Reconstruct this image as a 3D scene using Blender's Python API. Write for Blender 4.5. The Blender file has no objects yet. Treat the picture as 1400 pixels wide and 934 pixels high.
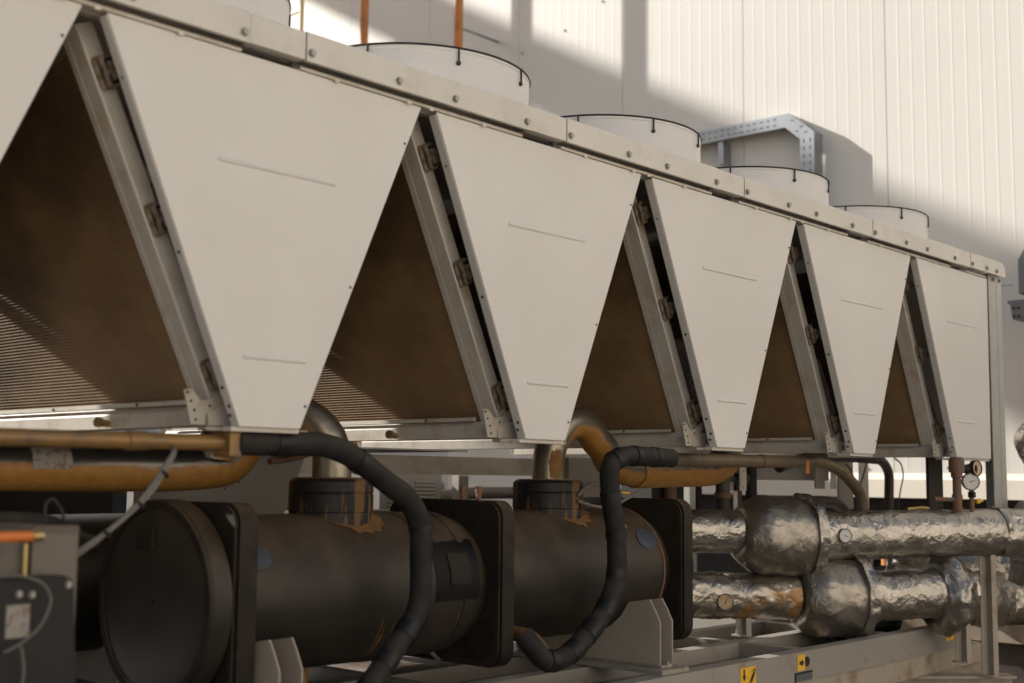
import bpy, bmesh, math, random
from mathutils import Vector, Matrix, noise
random.seed(7)
S = bpy.context.scene
COL = S.collection
R = math.radians

# ------------------------------------------------------------------ camera
cam = bpy.data.cameras.new("camera"); camo = bpy.data.objects.new("camera", cam); COL.objects.link(camo)
EYE = Vector((-1.6308, -2.9568, 1.6))
YAW, PITCH, ROLL = .7376, .1059, .0100
Fw = Vector((math.cos(PITCH)*math.cos(YAW), math.cos(PITCH)*math.sin(YAW), math.sin(PITCH)))
Rt = Vector((math.sin(YAW), -math.cos(YAW), 0)); Up = Rt.cross(Fw)
c_, s_ = math.cos(ROLL), math.sin(ROLL)
Rt, Up = c_*Rt+s_*Up, -s_*Rt+c_*Up
M = Matrix.Identity(4)
for i in range(3):
    M[i][0] = Rt[i]; M[i][1] = Up[i]; M[i][2] = -Fw[i]; M[i][3] = EYE[i]
camo.matrix_world = M
cam.lens = 45; cam.sensor_width = 36; cam.clip_end = 500; cam.clip_start = .05
cam.dof.use_dof = True; cam.dof.focus_distance = 5.5; cam.dof.aperture_fstop = 2.1
S.camera = camo

# ------------------------------------------------------------------ light
SUN = Vector((-.33, 1, .5625)).normalized()          # towards the sun
ELEV = math.asin(SUN.z)
w = bpy.data.worlds.new("World"); S.world = w; w.use_nodes = True
nt = w.node_tree; bg = nt.nodes["Background"]
sky = nt.nodes.new("ShaderNodeTexSky"); sky.sky_type = 'NISHITA'; sky.sun_disc = False
sky.sun_elevation = ELEV; sky.sun_rotation = math.atan2(SUN.x, SUN.y)
sky.dust_density = 3.0; sky.air_density = 1.0; sky.ozone_density = .6
hz = nt.nodes.new("ShaderNodeMix"); hz.data_type = 'RGBA'; hz.blend_type = 'MULTIPLY'; hz.inputs[0].default_value = 1
hz.inputs[7].default_value = (1.0, .96, .91, 1)          # even warm tint over the whole sky, in place of white balance
nt.links.new(sky.outputs[0], hz.inputs[6]); nt.links.new(hz.outputs[2], bg.inputs[0]); bg.inputs[1].default_value = .08
sl = bpy.data.lights.new("sun", 'SUN'); sl.energy = 4.4; sl.angle = R(.7); sl.color = (1, .955, .885)
so = bpy.data.objects.new("sun", sl); COL.objects.link(so)
so.rotation_euler = SUN.to_track_quat('Z', 'Y').to_euler(); so.location = (0, 0, 20)
S.view_settings.view_transform = 'Standard'; S.view_settings.look = 'None'
S.view_settings.exposure = .88; S.view_settings.gamma = 1
S.cycles.max_bounces = 8

# ------------------------------------------------------------------ materials
def mat(name, col, rough=.5, metal=0, col2=None, scale=6, lo=.4, hi=.65, bump=0, bscale=40, detail=5,
        rough2=None, stretch=(1, 1, 1), metal2=None, spec=None, dust_light=None, dust_light_amt=.6, coat=0, mottle=.06, world=False):
    m = bpy.data.materials.new(name); m.use_nodes = True
    N, L = m.node_tree.nodes, m.node_tree.links
    b = N["Principled BSDF"]
    tc = N.new("ShaderNodeTexCoord"); mp = N.new("ShaderNodeMapping"); mp.inputs['Scale'].default_value = stretch
    if world:
        ge = N.new("ShaderNodeNewGeometry"); L.new(ge.outputs['Position'], mp.inputs[0])
    else:
        L.new(tc.outputs['Object'], mp.inputs[0])
    b.inputs['Roughness'].default_value = rough; b.inputs['Metallic'].default_value = metal
    if spec is not None: b.inputs['Specular IOR Level'].default_value = spec
    if coat: b.inputs['Coat Weight'].default_value = coat
    def noise_(sc, dt=5, rg=.55):
        n = N.new("ShaderNodeTexNoise"); n.inputs['Scale'].default_value = sc; n.inputs['Detail'].default_value = dt
        n.inputs['Roughness'].default_value = rg; L.new(mp.outputs[0], n.inputs[0]); return n
    def ramp(n, a, z):
        r = N.new("ShaderNodeMapRange"); r.inputs[1].default_value = a; r.inputs[2].default_value = z
        r.clamp = True; L.new(n, r.inputs[0]); return r.outputs[0]
    def mix(f, a, c):
        x = N.new("ShaderNodeMix"); x.data_type = 'RGBA'
        if isinstance(f, float): x.inputs[0].default_value = f
        else: L.new(f, x.inputs[0])
        for k, v in ((6, a), (7, c)):
            if isinstance(v, tuple): x.inputs[k].default_value = (*v, 1)
            else: L.new(v, x.inputs[k])
        return x.outputs[2]
    def fmix(f, a, c):
        x = N.new("ShaderNodeMix"); L.new(f, x.inputs[0]); x.inputs[2].default_value = a; x.inputs[3].default_value = c
        return x.outputs[0]
    cur = col
    if mottle:
        lo_c = tuple(v*(1-mottle) for v in col); hi_c = tuple(min(1, v*(1+mottle)) for v in col)
        cur = mix(ramp(noise_(scale*.4, 3).outputs[0], .3, .7), lo_c, hi_c)
    if col2:
        f = ramp(noise_(scale, detail, .6).outputs[0], lo, hi)
        cur = mix(f, cur, col2)
        if rough2 is not None: L.new(fmix(f, rough, rough2), b.inputs['Roughness'])
        if metal2 is not None: L.new(fmix(f, metal, metal2), b.inputs['Metallic'])
    if dust_light:  # dust on upward faces, with some of the light from above mixed in
        g = N.new("ShaderNodeNewGeometry"); sx = N.new("ShaderNodeSeparateXYZ"); L.new(g.outputs['Normal'], sx.inputs[0])
        up = ramp(sx.outputs[2], -.15, .95)
        nn = ramp(noise_(scale*1.7, 6, .65).outputs[0], .25, .7)
        mu = N.new("ShaderNodeMath"); mu.operation = 'MULTIPLY'; L.new(up, mu.inputs[0]); L.new(nn, mu.inputs[1])
        m2 = N.new("ShaderNodeMath"); m2.operation = 'MULTIPLY'; L.new(mu.outputs[0], m2.inputs[0]); m2.inputs[1].default_value = dust_light_amt
        cur = mix(m2.outputs[0], cur, dust_light)
    if isinstance(cur, tuple): b.inputs['Base Color'].default_value = (*cur, 1)
    else: L.new(cur, b.inputs['Base Color'])
    if bump:
        bp = N.new("ShaderNodeBump"); bp.inputs['Strength'].default_value = bump; bp.inputs['Distance'].default_value = .01
        L.new(noise_(bscale, 4).outputs[0], bp.inputs['Height']); L.new(bp.outputs[0], b.inputs['Normal'])
    return m
PAINT = mat(world=True, name='cream_powder_coat', col= (.675, .65, .61), rough=.34, col2=(.64, .61, .56), scale=2.5, lo=.35, hi=.9, bump=.10, bscale=3)
PAINTD = mat(world=True, name='dusty_cream_paint', col= (.56, .52, .46), rough=.5, col2=(.40, .30, .19), scale=9, lo=.5, hi=.8, bump=.05, bscale=80)
FANP = mat('fan_shroud_paint', (.66, .64, .62), .4, col2=(.60, .57, .53), scale=3, lo=.4, hi=.9)
RAILP = mat(world=True, name='rail_paint', col= (.65, .61, .55), rough=.4, col2=(.50, .43, .33), scale=7, lo=.55, hi=.95, bump=.02)
GREYP = mat('grey_frame_paint', (.30, .275, .245), .45, col2=(.30, .25, .19), scale=7, lo=.5, hi=.85)
POSTP = mat('grey_post_paint', (.44, .43, .40), .28, col2=(.38, .37, .34), scale=4)
EDGE = mat('dark_seam', (.03, .025, .02), .8)
SLOTM = mat('slot_shadow', (.12, .13, .14), .6, metal=.3)
HOLE = mat('dark_hole', (.02, .018, .016), .9)
BOLT = mat('galvanised_bolt', (.30, .29, .27), .45, metal=.7, mottle=.3, scale=60)
FIN = mat('rusty_brown_fins', (.20, .125, .065), .6, metal=.15, col2=(.38, .25, .125), scale=4.5, lo=.42, hi=.72, stretch=(1, .6, .8), mottle=.35)
CLAMPF = mat('clamp_frame', (.33, .27, .20), .5, col2=(.15, .09, .05), scale=40)
RUSTY = mat('rusted_clamp', (.20, .15, .11), .5, col2=(.42, .36, .29), scale=30, metal=.3, bump=.4, bscale=60)
BLACK = mat('black_insulation', (.010, .009, .008), .65, spec=.2, col2=(.022, .018, .014), scale=8, dust_light=(.19, .13, .075), dust_light_amt=.62, bump=.08, bscale=70)
SHELL = mat('black_shell_insulation', (.016, .0135, .011), .48, spec=.3, col2=(.030, .024, .018), scale=2.2, mottle=.15, dust_light=(.15, .105, .066), dust_light_amt=.9, bump=.05, bscale=50)
HOSE = mat('black_foam_hose', (.011, .0105, .010), .72, col2=(.024, .022, .020), scale=12, spec=.3, dust_light=(.10, .075, .05), dust_light_amt=.4, bump=.1, bscale=60)
TAPE = mat('black_tape', (.010, .010, .010), .5, spec=.35, mottle=.2, scale=20)
RUSTSTAIN = mat('ochre_residue', (.24, .12, .035), .8, col2=(.16, .08, .025), scale=25, bump=.5, bscale=80)
COLLAR = mat('rust_streaked_collar', (.014, .013, .0125), .5, spec=.35, col2=(.17, .095, .038), scale=13, lo=.52, hi=.58, stretch=(1.8, 1.8, .2), rough2=.8, bump=.1, bscale=50)
LABELW = mat('weathered_paper_label', (.27, .255, .23), .7, col2=(.20, .13, .09), scale=45, lo=.52, hi=.58)
BLUE = mat('blue_sticker', (.11, .145, .21), .5, col2=(.12, .11, .10), scale=14, lo=.45, hi=.65)
YEL = mat('yellow_label', (.80, .45, .03), .5)
INK = mat('black_ink', (.02, .02, .02), .6)
ORANGE = mat('orange_painted_pipe', (.52, .19, .045), .5, col2=(.40, .14, .035), scale=8)
YELP = mat('yellow_ochre_pipe', (.27, .15, .045), .42, metal=.2, col2=(.16, .105, .055), scale=12, lo=.4, hi=.7)
OLIVE = mat('olive_dusty_tube', (.10, .078, .048), .5, col2=(.15, .10, .05), scale=15)
DKTUBE = mat('dark_brown_tube', (.04, .032, .026), .55, col2=(.07, .05, .035), scale=15)
YPAINT = mat('pale_yellow_ladder_paint', (.62, .48, .22), .5)
DUCTG = mat('dull_galvanised_duct', (.16, .165, .165), .5, metal=.5, mottle=.15)
GALV = mat('galvanised_steel', (.30, .31, .32), .42, metal=.75, col2=(.32, .35, .39), scale=14, mottle=.12)
WALLM = mat('white_wall_cladding', (.66, .63, .58), .5, mottle=.03, scale=1, bump=.01)
SILLM = mat('cream_sill_flashing', (.72, .66, .57), .5, mottle=.06)
DARK = mat('dark_plinth', (.035, .030, .028), .8)
GROUND = mat('sandy_concrete', (.20, .175, .145), .9, col2=(.16, .14, .11), scale=1.2, lo=.4, hi=.7, bump=.3, bscale=9)
CREAMC = mat('cream_steel_sleeper', (.38, .325, .26), .6, col2=(.22, .14, .08), scale=7, lo=.5, hi=.75)
SKID = mat('skid_grey_paint', (.305, .28, .245), .42, col2=(.27, .17, .09), scale=9, lo=.60, hi=.74, bump=.05, bscale=50)
CONC = mat('dark_concrete', (.13, .11, .09), .9, col2=(.09, .075, .06), scale=5, bump=.3)
GUSP = mat('gusset_paint', (.43, .39, .33), .5, col2=(.30, .21, .13), scale=14, lo=.5, hi=.75)
SADP = mat('saddle_paint', (.36, .32, .275), .5, col2=(.34, .27, .19), scale=7, lo=.5, hi=.85)
PAN = mat('rust_stained_pan', (.19, .175, .155), .5, col2=(.17, .10, .045), scale=10, lo=.48, hi=.62, bump=.15)
RUSTPIPE = mat('rusty_pipe', (.20, .085, .04), .7, col2=(.12, .10, .085), scale=20, lo=.45, hi=.6, bump=.3)
CABLEM = mat('grey_cable', (.15, .135, .115), .5)
BRASS = mat('brass', (.45, .33, .14), .35, metal=.8)
DIAL = mat('gauge_dial', (.62, .60, .55), .35)
DIALY = mat('aged_gauge_dial', (.62, .47, .28), .4, col2=(.45, .28, .12), scale=40)
CASEM = mat('gauge_case', (.40, .40, .40), .3, metal=.8)
GREYCAB = mat('grey_cabinet', (.17, .16, .145), .55)
BUILD = mat('neighbour_render', (.64, .61, .565), .8)
BOXM = mat('satin_grey_box', (.14, .12, .10), .4, metal=.3, mottle=.1)
BLACKP = mat('black_plastic', (.014, .013, .013), .5, spec=.3)
HANDLE = mat('orange_handle', (.62, .17, .03), .4, mottle=.1)
YELPL = mat('yellow_plastic', (.75, .45, .02), .4)
CREAMF = mat('insulation_edge', (.42, .40, .36), .38, metal=.75, col2=(.25, .15, .08), scale=20, lo=.55, hi=.7, bump=.7, bscale=30)

def foil_mat(name, base, stain, lo, bumpS=.9, vs=16, r0=.2, r1=.42):
    m = bpy.data.materials.new(name); m.use_nodes = True
    N, L = m.node_tree.nodes, m.node_tree.links; b = N["Principled BSDF"]
    tc = N.new("ShaderNodeTexCoord")
    n = N.new("ShaderNodeTexNoise"); n.inputs['Scale'].default_value = 4.5; n.inputs['Detail'].default_value = 8; L.new(tc.outputs['Object'], n.inputs[0])
    r = N.new("ShaderNodeMapRange"); r.inputs[1].default_value = lo; r.inputs[2].default_value = lo+.08; L.new(n.outputs[0], r.inputs[0])
    x = N.new("ShaderNodeMix"); x.data_type = 'RGBA'; L.new(r.outputs[0], x.inputs[0]); x.inputs[6].default_value = (*base, 1); x.inputs[7].default_value = (*stain, 1)
    L.new(x.outputs[2], b.inputs['Base Color'])
    me = N.new("ShaderNodeMapRange"); L.new(r.outputs[0], me.inputs[0]); me.inputs[3].default_value = .93; me.inputs[4].default_value = .3; L.new(me.outputs[0], b.inputs['Metallic'])
    n3 = N.new("ShaderNodeTexNoise"); n3.inputs['Scale'].default_value = 12; n3.inputs['Detail'].default_value = 5; L.new(tc.outputs['Object'], n3.inputs[0])
    rr = N.new("ShaderNodeMapRange"); rr.inputs[1].default_value = .35; rr.inputs[2].default_value = .7; rr.inputs[3].default_value = r0; rr.inputs[4].default_value = r1; L.new(n3.outputs[0], rr.inputs[0]); L.new(rr.outputs[0], b.inputs['Roughness'])
    # crumpled sheet: warped Voronoi facets plus fine ridged wrinkles
    wn = N.new("ShaderNodeTexNoise"); wn.inputs['Scale'].default_value = 9; wn.inputs['Detail'].default_value = 3; L.new(tc.outputs['Object'], wn.inputs[0])
    wm = N.new("ShaderNodeVectorMath"); wm.operation = 'MULTIPLY_ADD'; L.new(wn.outputs[1], wm.inputs[0]); wm.inputs[1].default_value = (.16, .16, .16); L.new(tc.outputs['Object'], wm.inputs[2])
    v = N.new("ShaderNodeTexVoronoi"); v.inputs['Scale'].default_value = vs; L.new(wm.outputs[0], v.inputs[0])
    v2 = N.new("ShaderNodeTexVoronoi"); v2.inputs['Scale'].default_value = vs*2.6; L.new(wm.outputs[0], v2.inputs[0])
    fn = N.new("ShaderNodeTexNoise"); fn.inputs['Scale'].default_value = 60; fn.inputs['Detail'].default_value = 4; L.new(wm.outputs[0], fn.inputs[0])
    a1 = N.new("ShaderNodeMath"); a1.operation = 'MULTIPLY_ADD'; L.new(v2.outputs[0], a1.inputs[0]); a1.inputs[1].default_value = .42; L.new(v.outputs[0], a1.inputs[2])
    a2 = N.new("ShaderNodeMath"); a2.operation = 'MULTIPLY_ADD'; L.new(fn.outputs[0], a2.inputs[0]); a2.inputs[1].default_value = .22; L.new(a1.outputs[0], a2.inputs[2])
    bp = N.new("ShaderNodeBump"); bp.inputs['Strength'].default_value = bumpS; bp.inputs['Distance'].default_value = .012
    L.new(a2.outputs[0], bp.inputs['Height']); L.new(bp.outputs[0], b.inputs['Normal'])
    return m
FOIL = foil_mat('wrinkled_foil', (.38, .35, .31), (.28, .16, .06), .66, .45, 15, .25, .48)
FOILD = foil_mat('dusty_wrinkled_foil', (.32, .29, .25), (.26, .15, .06), .66, .5, 9, .36, .52)
FOILR = foil_mat('rust_stained_foil', (.36, .33, .28), (.28, .15, .05), .56, .45, 12, .25, .48)

def steel_mat(name, thr, base=(.15, .14, .125, 1)):
    # bare bluish steel with ochre residue clinging to the lower side of the tube
    m = bpy.data.materials.new(name); m.use_nodes = True
    N, L = m.node_tree.nodes, m.node_tree.links; b = N["Principled BSDF"]
    tc = N.new("ShaderNodeTexCoord"); g = N.new("ShaderNodeNewGeometry")
    sx = N.new("ShaderNodeSeparateXYZ"); L.new(g.outputs['Normal'], sx.inputs[0])
    n = N.new("ShaderNodeTexNoise"); n.inputs['Scale'].default_value = 14; n.inputs['Detail'].default_value = 8; n.inputs['Roughness'].default_value = .7; L.new(tc.outputs['Object'], n.inputs[0])
    a = N.new("ShaderNodeMath"); a.operation = 'MULTIPLY_ADD'; L.new(n.outputs[0], a.inputs[0]); a.inputs[1].default_value = .9; L.new(sx.outputs[2], a.inputs[2])
    r = N.new("ShaderNodeMapRange"); r.inputs[1].default_value = thr+.08; r.inputs[2].default_value = thr-.08; L.new(a.outputs[0], r.inputs[0])
    x = N.new("ShaderNodeMix"); x.data_type = 'RGBA'; L.new(r.outputs[0], x.inputs[0]); x.inputs[6].default_value = base
    n2 = N.new("ShaderNodeTexNoise"); n2.inputs['Scale'].default_value = 30; n2.inputs['Detail'].default_value = 6; L.new(tc.outputs['Object'], n2.inputs[0])
    x2 = N.new("ShaderNodeMix"); x2.data_type = 'RGBA'; L.new(n2.outputs[0], x2.inputs[0]); x2.inputs[6].default_value = (.24, .105, .02, 1); x2.inputs[7].default_value = (.47, .24, .055, 1)
    L.new(x2.outputs[2], x.inputs[7]); L.new(x.outputs[2], b.inputs['Base Color'])
    me = N.new("ShaderNodeMapRange"); L.new(r.outputs[0], me.inputs[0]); me.inputs[3].default_value = .85; me.inputs[4].default_value = .15; L.new(me.outputs[0], b.inputs['Metallic'])
    ro = N.new("ShaderNodeMapRange"); L.new(r.outputs[0], ro.inputs[0]); ro.inputs[3].default_value = .33; ro.inputs[4].default_value = .55; L.new(ro.outputs[0], b.inputs['Roughness'])
    bp = N.new("ShaderNodeBump"); bp.inputs['Strength'].default_value = .15; bp.inputs['Distance'].default_value = .01; L.new(n2.outputs[0], bp.inputs['Height']); L.new(bp.outputs[0], b.inputs['Normal'])
    return m
STEEL = steel_mat('steel_with_ochre_residue', .55)
STEELU = steel_mat('steel_with_light_residue', .26, (.27, .235, .18, 1))

# ------------------------------------------------------------------ mesh helpers
def V(*a): return Vector(a)
def bx(bm, x0, x1, y0, y1, z0, z1, bev=0):
    vs = [bm.verts.new(p) for p in ((x0, y0, z0), (x1, y0, z0), (x1, y1, z0), (x0, y1, z0), (x0, y0, z1), (x1, y0, z1), (x1, y1, z1), (x0, y1, z1))]
    fs = [bm.faces.new([vs[i] for i in q]) for q in ((3, 2, 1, 0), (4, 5, 6, 7), (0, 1, 5, 4), (1, 2, 6, 5), (2, 3, 7, 6), (3, 0, 4, 7))]
    if bev:
        es = list({e for f in fs for e in f.edges})
        bmesh.ops.bevel(bm, geom=es, offset=bev, segments=2, affect='EDGES', profile=.7)
def box(*a, bev=0):
    bm = bmesh.new(); bx(bm, *a, bev=bev); return bm
def prism(pts, axis, a, b, bm=None, bev=0):
    """extrude a 2-D outline along an axis: axis y -> pts are (x,z); x -> (y,z); z -> (x,y)"""
    bm = bm or bmesh.new()
    def P(p, t):
        return (p[0], t, p[1]) if axis == 'y' else (t, p[0], p[1]) if axis == 'x' else (p[0], p[1], t)
    A = [bm.verts.new(P(p, a)) for p in pts]; B = [bm.verts.new(P(p, b)) for p in pts]
    n = len(pts); fs = [bm.faces.new(A[::-1]), bm.faces.new(B)]
    for i in range(n): fs.append(bm.faces.new((A[i], A[(i+1) % n], B[(i+1) % n], B[i])))
    bmesh.ops.recalc_face_normals(bm, faces=fs)
    if bev:
        bmesh.ops.bevel(bm, geom=list({e for f in fs[:2] for e in f.edges}), offset=bev, segments=2, affect='EDGES')
    return bm
def frames(pts):
    out = []; n = len(pts); t0 = (pts[1]-pts[0]).normalized()
    u = t0.cross(V(0, 0, 1)); u = u if u.length > .05 else t0.cross(V(0, 1, 0)); u.normalize()
    for i in range(n):
        t = (pts[min(i+1, n-1)]-pts[max(i-1, 0)]).normalized()
        u = (u-t*u.dot(t)).normalized(); out.append((t, u, t.cross(u)))
    return out
def fillet(pts, r, seg=8):
    pts = [Vector(p) for p in pts]; out = [pts[0]]
    for i in range(1, len(pts)-1):
        a, b, c = pts[i-1], pts[i], pts[i+1]; d1 = (a-b); d2 = (c-b)
        rr = min(r, d1.length*.48, d2.length*.48); p = b+d1.normalized()*rr; q = b+d2.normalized()*rr
        for k in range(seg+1):
            t = k/seg; out.append((1-t)**2*p+2*t*(1-t)*b+t*t*q)
    out.append(pts[-1]); return out
def resample(pts, step):
    out = [pts[0]]
    for a, b in zip(pts, pts[1:]):
        n = max(1, int((b-a).length/step))
        for k in range(1, n+1): out.append(a+(b-a)*k/n)
    return out
def tube(pts, r, seg=20, bend=.08, bm=None, cap=True, radf=None, disp=None, step=None):
    bm = bm or bmesh.new(); pts = fillet(pts, bend) if bend else [Vector(p) for p in pts]
    if step: pts = resample(pts, step)
    # drop duplicates
    q = [pts[0]]
    for p in pts[1:]:
        if (p-q[-1]).length > 1e-5: q.append(p)
    pts = q; fr = frames(pts); rings = []; L = 0; tot = sum((b-a).length for a, b in zip(pts, pts[1:]))
    for i, p in enumerate(pts):
        if i: L += (p-pts[i-1]).length
        t, u, v = fr[i]; ring = []
        rr = radf(L/tot) if radf else r
        for k in range(seg):
            a = 2*math.pi*k/seg; d = u*math.cos(a)+v*math.sin(a); x = rr
            if disp: x += disp(p+d*rr, L/tot)
            ring.append(bm.verts.new(p+d*x))
        rings.append(ring)
    for i in range(len(rings)-1):
        for k in range(seg):
            bm.faces.new((rings[i][k], rings[i][(k+1) % seg], rings[i+1][(k+1) % seg], rings[i+1][k]))
    if cap: bm.faces.new(rings[0][::-1]); bm.faces.new(rings[-1])
    return bm
def lathe(prof, c, axis, seg=32, bm=None):
    """prof = [(along, radius)]; axis a unit vector"""
    bm = bm or bmesh.new(); ax = Vector(axis).normalized(); u = ax.orthogonal().normalized(); v = ax.cross(u); c = Vector(c); rings = []
    for (t, r) in prof:
        rings.append([bm.verts.new(c+ax*t+(u*math.cos(2*math.pi*k/seg)+v*math.sin(2*math.pi*k/seg))*max(r, 1e-4)) for k in range(seg)])
    for i in range(len(rings)-1):
        for k in range(seg): bm.faces.new((rings[i][k], rings[i][(k+1) % seg], rings[i+1][(k+1) % seg], rings[i+1][k]))
    bm.faces.new(rings[0][::-1]); bm.faces.new(rings[-1])
    return bm
WP = {}     # world position of every object origin
def thing(name, label, cat, loc, group=None):
    o = bpy.data.objects.new(name, None); COL.objects.link(o); o.empty_display_size = .1
    o.location = loc; WP[o] = Vector(loc); o['label'] = label; o['category'] = cat
    if group: o['group'] = group
    return o
def obj(name, bm, m, parent=None, smooth=None, label=None, stuff=False):
    bmesh.ops.recalc_face_normals(bm, faces=bm.faces)
    vs = bm.verts; lo = Vector((min(v.co.x for v in vs), min(v.co.y for v in vs), min(v.co.z for v in vs)))
    hi = Vector((max(v.co.x for v in vs), max(v.co.y for v in vs), max(v.co.z for v in vs)))
    c = V((lo.x+hi.x)/2, (lo.y+hi.y)/2, lo.z)
    bmesh.ops.translate(bm, verts=bm.verts, vec=-c)
    me = bpy.data.meshes.new(name); bm.to_mesh(me); bm.free(); me.materials.append(m)
    if smooth is not None:
        for p in me.polygons: p.use_smooth = True
        try: me.set_sharp_from_angle(angle=R(smooth))
        except Exception: pass
    o = bpy.data.objects.new(name, me); COL.objects.link(o); WP[o] = c
    if parent is not None: o.parent = parent; o.location = c-WP[parent]
    else: o.location = c
    if label: o['label'] = label
    if stuff: o['kind'] = 'stuff'
    return o
def tag(o, label, cat, group=None):
    o['label'] = label; o['category'] = cat
    if group: o['group'] = group
    return o
def struct(o): o['kind'] = 'structure'; return o
def inst(src, loc, parent, rot=None):
    o = src.copy(); COL.objects.link(o); WP[o] = Vector(loc); o.parent = parent; o.location = Vector(loc)-WP[parent]
    if rot: o.rotation_euler = rot
    return o
def boltmesh(name, r, h, axis, m):
    bm = lathe([(0, r*1.35), (h*.25, r*1.35), (h*.25, r), (h, r*.92)], (0, 0, 0), axis, seg=10)
    me = bpy.data.meshes.new(name); bm.to_mesh(me); bm.free(); me.materials.append(m); return me
def put(name, me, loc, parent):
    o = bpy.data.objects.new(name, me); COL.objects.link(o); WP[o] = Vector(loc); o.parent = parent; o.location = Vector(loc)-WP[parent]; return o

# ------------------------------------------------------------------ ground and walls
bm = bmesh.new(); bmesh.ops.create_grid(bm, x_segments=2, y_segments=2, size=250)
struct(obj('ground', bm, GROUND))

XW = 7.4
wall = thing('clad_wall', 'tall off-white ribbed sandwich-panel wall behind the chiller, half in sun', 'wall', (XW, 5, 0))
joints = [0.11+1.272*k for k in range(-4, 14)]
def wall_panel(y0, y1):
    bm = bmesh.new(); x = XW; pr = [(y0+.0015, x+.02), (y0+.003, x+.0)]
    n = 12
    for k in range(1, n):
        yc = y0+(y1-y0)*k/n
        pr += [(yc-.009, x), (yc-.004, x-.0007), (yc+.004, x-.0007), (yc+.009, x)]
    pr += [(y1-.003, x), (y1-.0015, x+.02)]
    A = [bm.verts.new((px, py, 1.60)) for py, px in pr]; B = [bm.verts.new((px, py, 11)) for py, px in pr]
    for i in range(len(pr)-1): bm.faces.new((A[i], A[i+1], B[i+1], B[i]))
    # back
    C = [bm.verts.new((x+.1, y0+.004, z)) for z in (1.60, 11)]; D = [bm.verts.new((x+.1, y1-.004, z)) for z in (1.60, 11)]
    bm.faces.new((A[0], B[0], C[1], C[0])); bm.faces.new((A[-1], B[-1], D[1], D[0])); bm.faces.new((C[0], C[1], D[1], D[0]))
    return bm
for a, b in zip(joints, joints[1:]): obj('wall_panel', wall_panel(a, b), WALLM, wall)
sill = obj('sill_flashing', prism([(XW-.0, 1.66), (XW-.012, 1.66), (XW-.05, 1.615), (XW-.05, 1.48), (XW+.1, 1.48), (XW+.1, 1.598), (XW, 1.598)], 'y', 0, 1), SILLM, wall)
bm = bmesh.new()
pts = [(XW-.006, 1.66), (XW-.012, 1.66), (XW-.05, 1.615), (XW-.05, 1.48), (XW+.1, 1.48), (XW+.1, 1.598), (XW-.006, 1.598)]
A = [bm.verts.new((p[0], joints[0], p[1])) for p in pts]; B = [bm.verts.new((p[0], joints[-1], p[1])) for p in pts]
for i in range(len(pts)): bm.faces.new((A[i], A[(i+1) % 7], B[(i+1) % 7], B[i]))
bm.faces.new(A); bm.faces.new(B[::-1])
bpy.data.objects.remove(sill)
obj('sill_flashing', bm, SILLM, wall)
obj('plinth', box(XW+.12, XW+.35, joints[0], joints[-1], 0, 1.60), DARK, wall)
ws = boltmesh('screw', .010, .01, (-1, 0, 0), BOLT)
for k in range(-2, 12):
    for z in (1.70, 6.0, 6.06): put('screw', ws, (XW, joints[0]+.64*k+5.0*.0+2.1, z), wall)
for y, z in ((5.15, 5.72), (4.62, 5.83), (2.52, 5.66)): put('screw', ws, (XW, y, z), wall)

# added building and roof screen, unseen, shaped to shade the wall and coils
nb = thing('shade_caster_building', 'added unseen building with a roof screen shaped to cast the band of shade', 'building', (0, 25, 0))
obj('wall', box(-14, 7.2, 20.5, 28, 0, 11.2), BUILD, nb)
bm = bmesh.new(); bx(bm, 2.05, 7.3, 19.95, 20.3, 13.70, 14.3); bx(bm, -4.25, 2.05, 19.95, 20.3, 13.15, 14.3)
for x in (-4, -1, 2.0, 7.0): bx(bm, x, x+.12, 20.31, 20.45, 0 if x > 3 else 11.2, 14.2)
bx(bm, -4.25, .6, 19.9, 19.94, 12.3, 13.3)
obj('shade_caster_screen', bm, BUILD, nb)

# unseen building added behind the camera to bounce warm sunlight onto the panels
ob_ = thing('bounce_light_building', 'added unseen cream building behind the camera, reflecting sun onto the panels', 'building', (2, -14, 0))
obj('wall', box(-14, 16, -20, -13, 0, 9.5), BUILD, ob_)
bm = bmesh.new()
for k in range(7): bx(bm, -11+k*3.8, -9.4+k*3.8, -12.99, -12.9, 3.0, 5.2)
obj('window', bm, DARK, ob_)
obj('parapet', box(-14.1, 16.1, -20.1, -12.88, 9.505, 9.8), BUILD, ob_)

# orange pipes near the wall, yellow ladder
for i, (x, y) in enumerate(((6.84, 5.48), (6.84, 6.86))):
    t = thing('orange_riser_pipe', ['orange vertical pipe rising above the second fan, the right one of the two',
              'orange vertical pipe rising above the second fan, the left one of the two'][i], 'pipe', (x, y, 0), 'orange riser pipes in front of the wall')
    obj('tube', tube([(x, y, 0), (x, y, 10.5)], .045, 16, 0), ORANGE, t, 40)
    bm = bmesh.new()
    for z in (2.5, 5.05, 7.6): lathe([(-.03, .056), (.03, .056)], (x, y, z), (0, 0, 1), 16, bm)
    obj('coupling', bm, ORANGE, t, 40)
    bm = bmesh.new()
    for z in (2.6, 5.9, 7.7): bx(bm, x+.04, XW, y-.012, y+.012, z, z+.02)
    obj('wall_bracket', bm, GALV, t)
lad = thing('yellow_ladder', 'pale yellow access ladder against the wall behind the first fan', 'ladder', (6.9, 8.2, 0))
for yy in (7.98, 8.45): obj('stile', tube([(6.9, yy, 0), (6.9, yy, 9.5)], .025, 10, 0), YPAINT, lad, 40)
rung = None
for k in range(30):
    bmz = tube([(6.9, 7.98, .4+.3*k), (6.9, 8.45, .4+.3*k)], .014, 8, 0)
    if rung is None: rung = obj('rung', bmz, YPAINT, lad, 40)
    else: bmz.free(); inst(rung, WP[rung]+V(0, 0, .3*k), lad)

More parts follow.
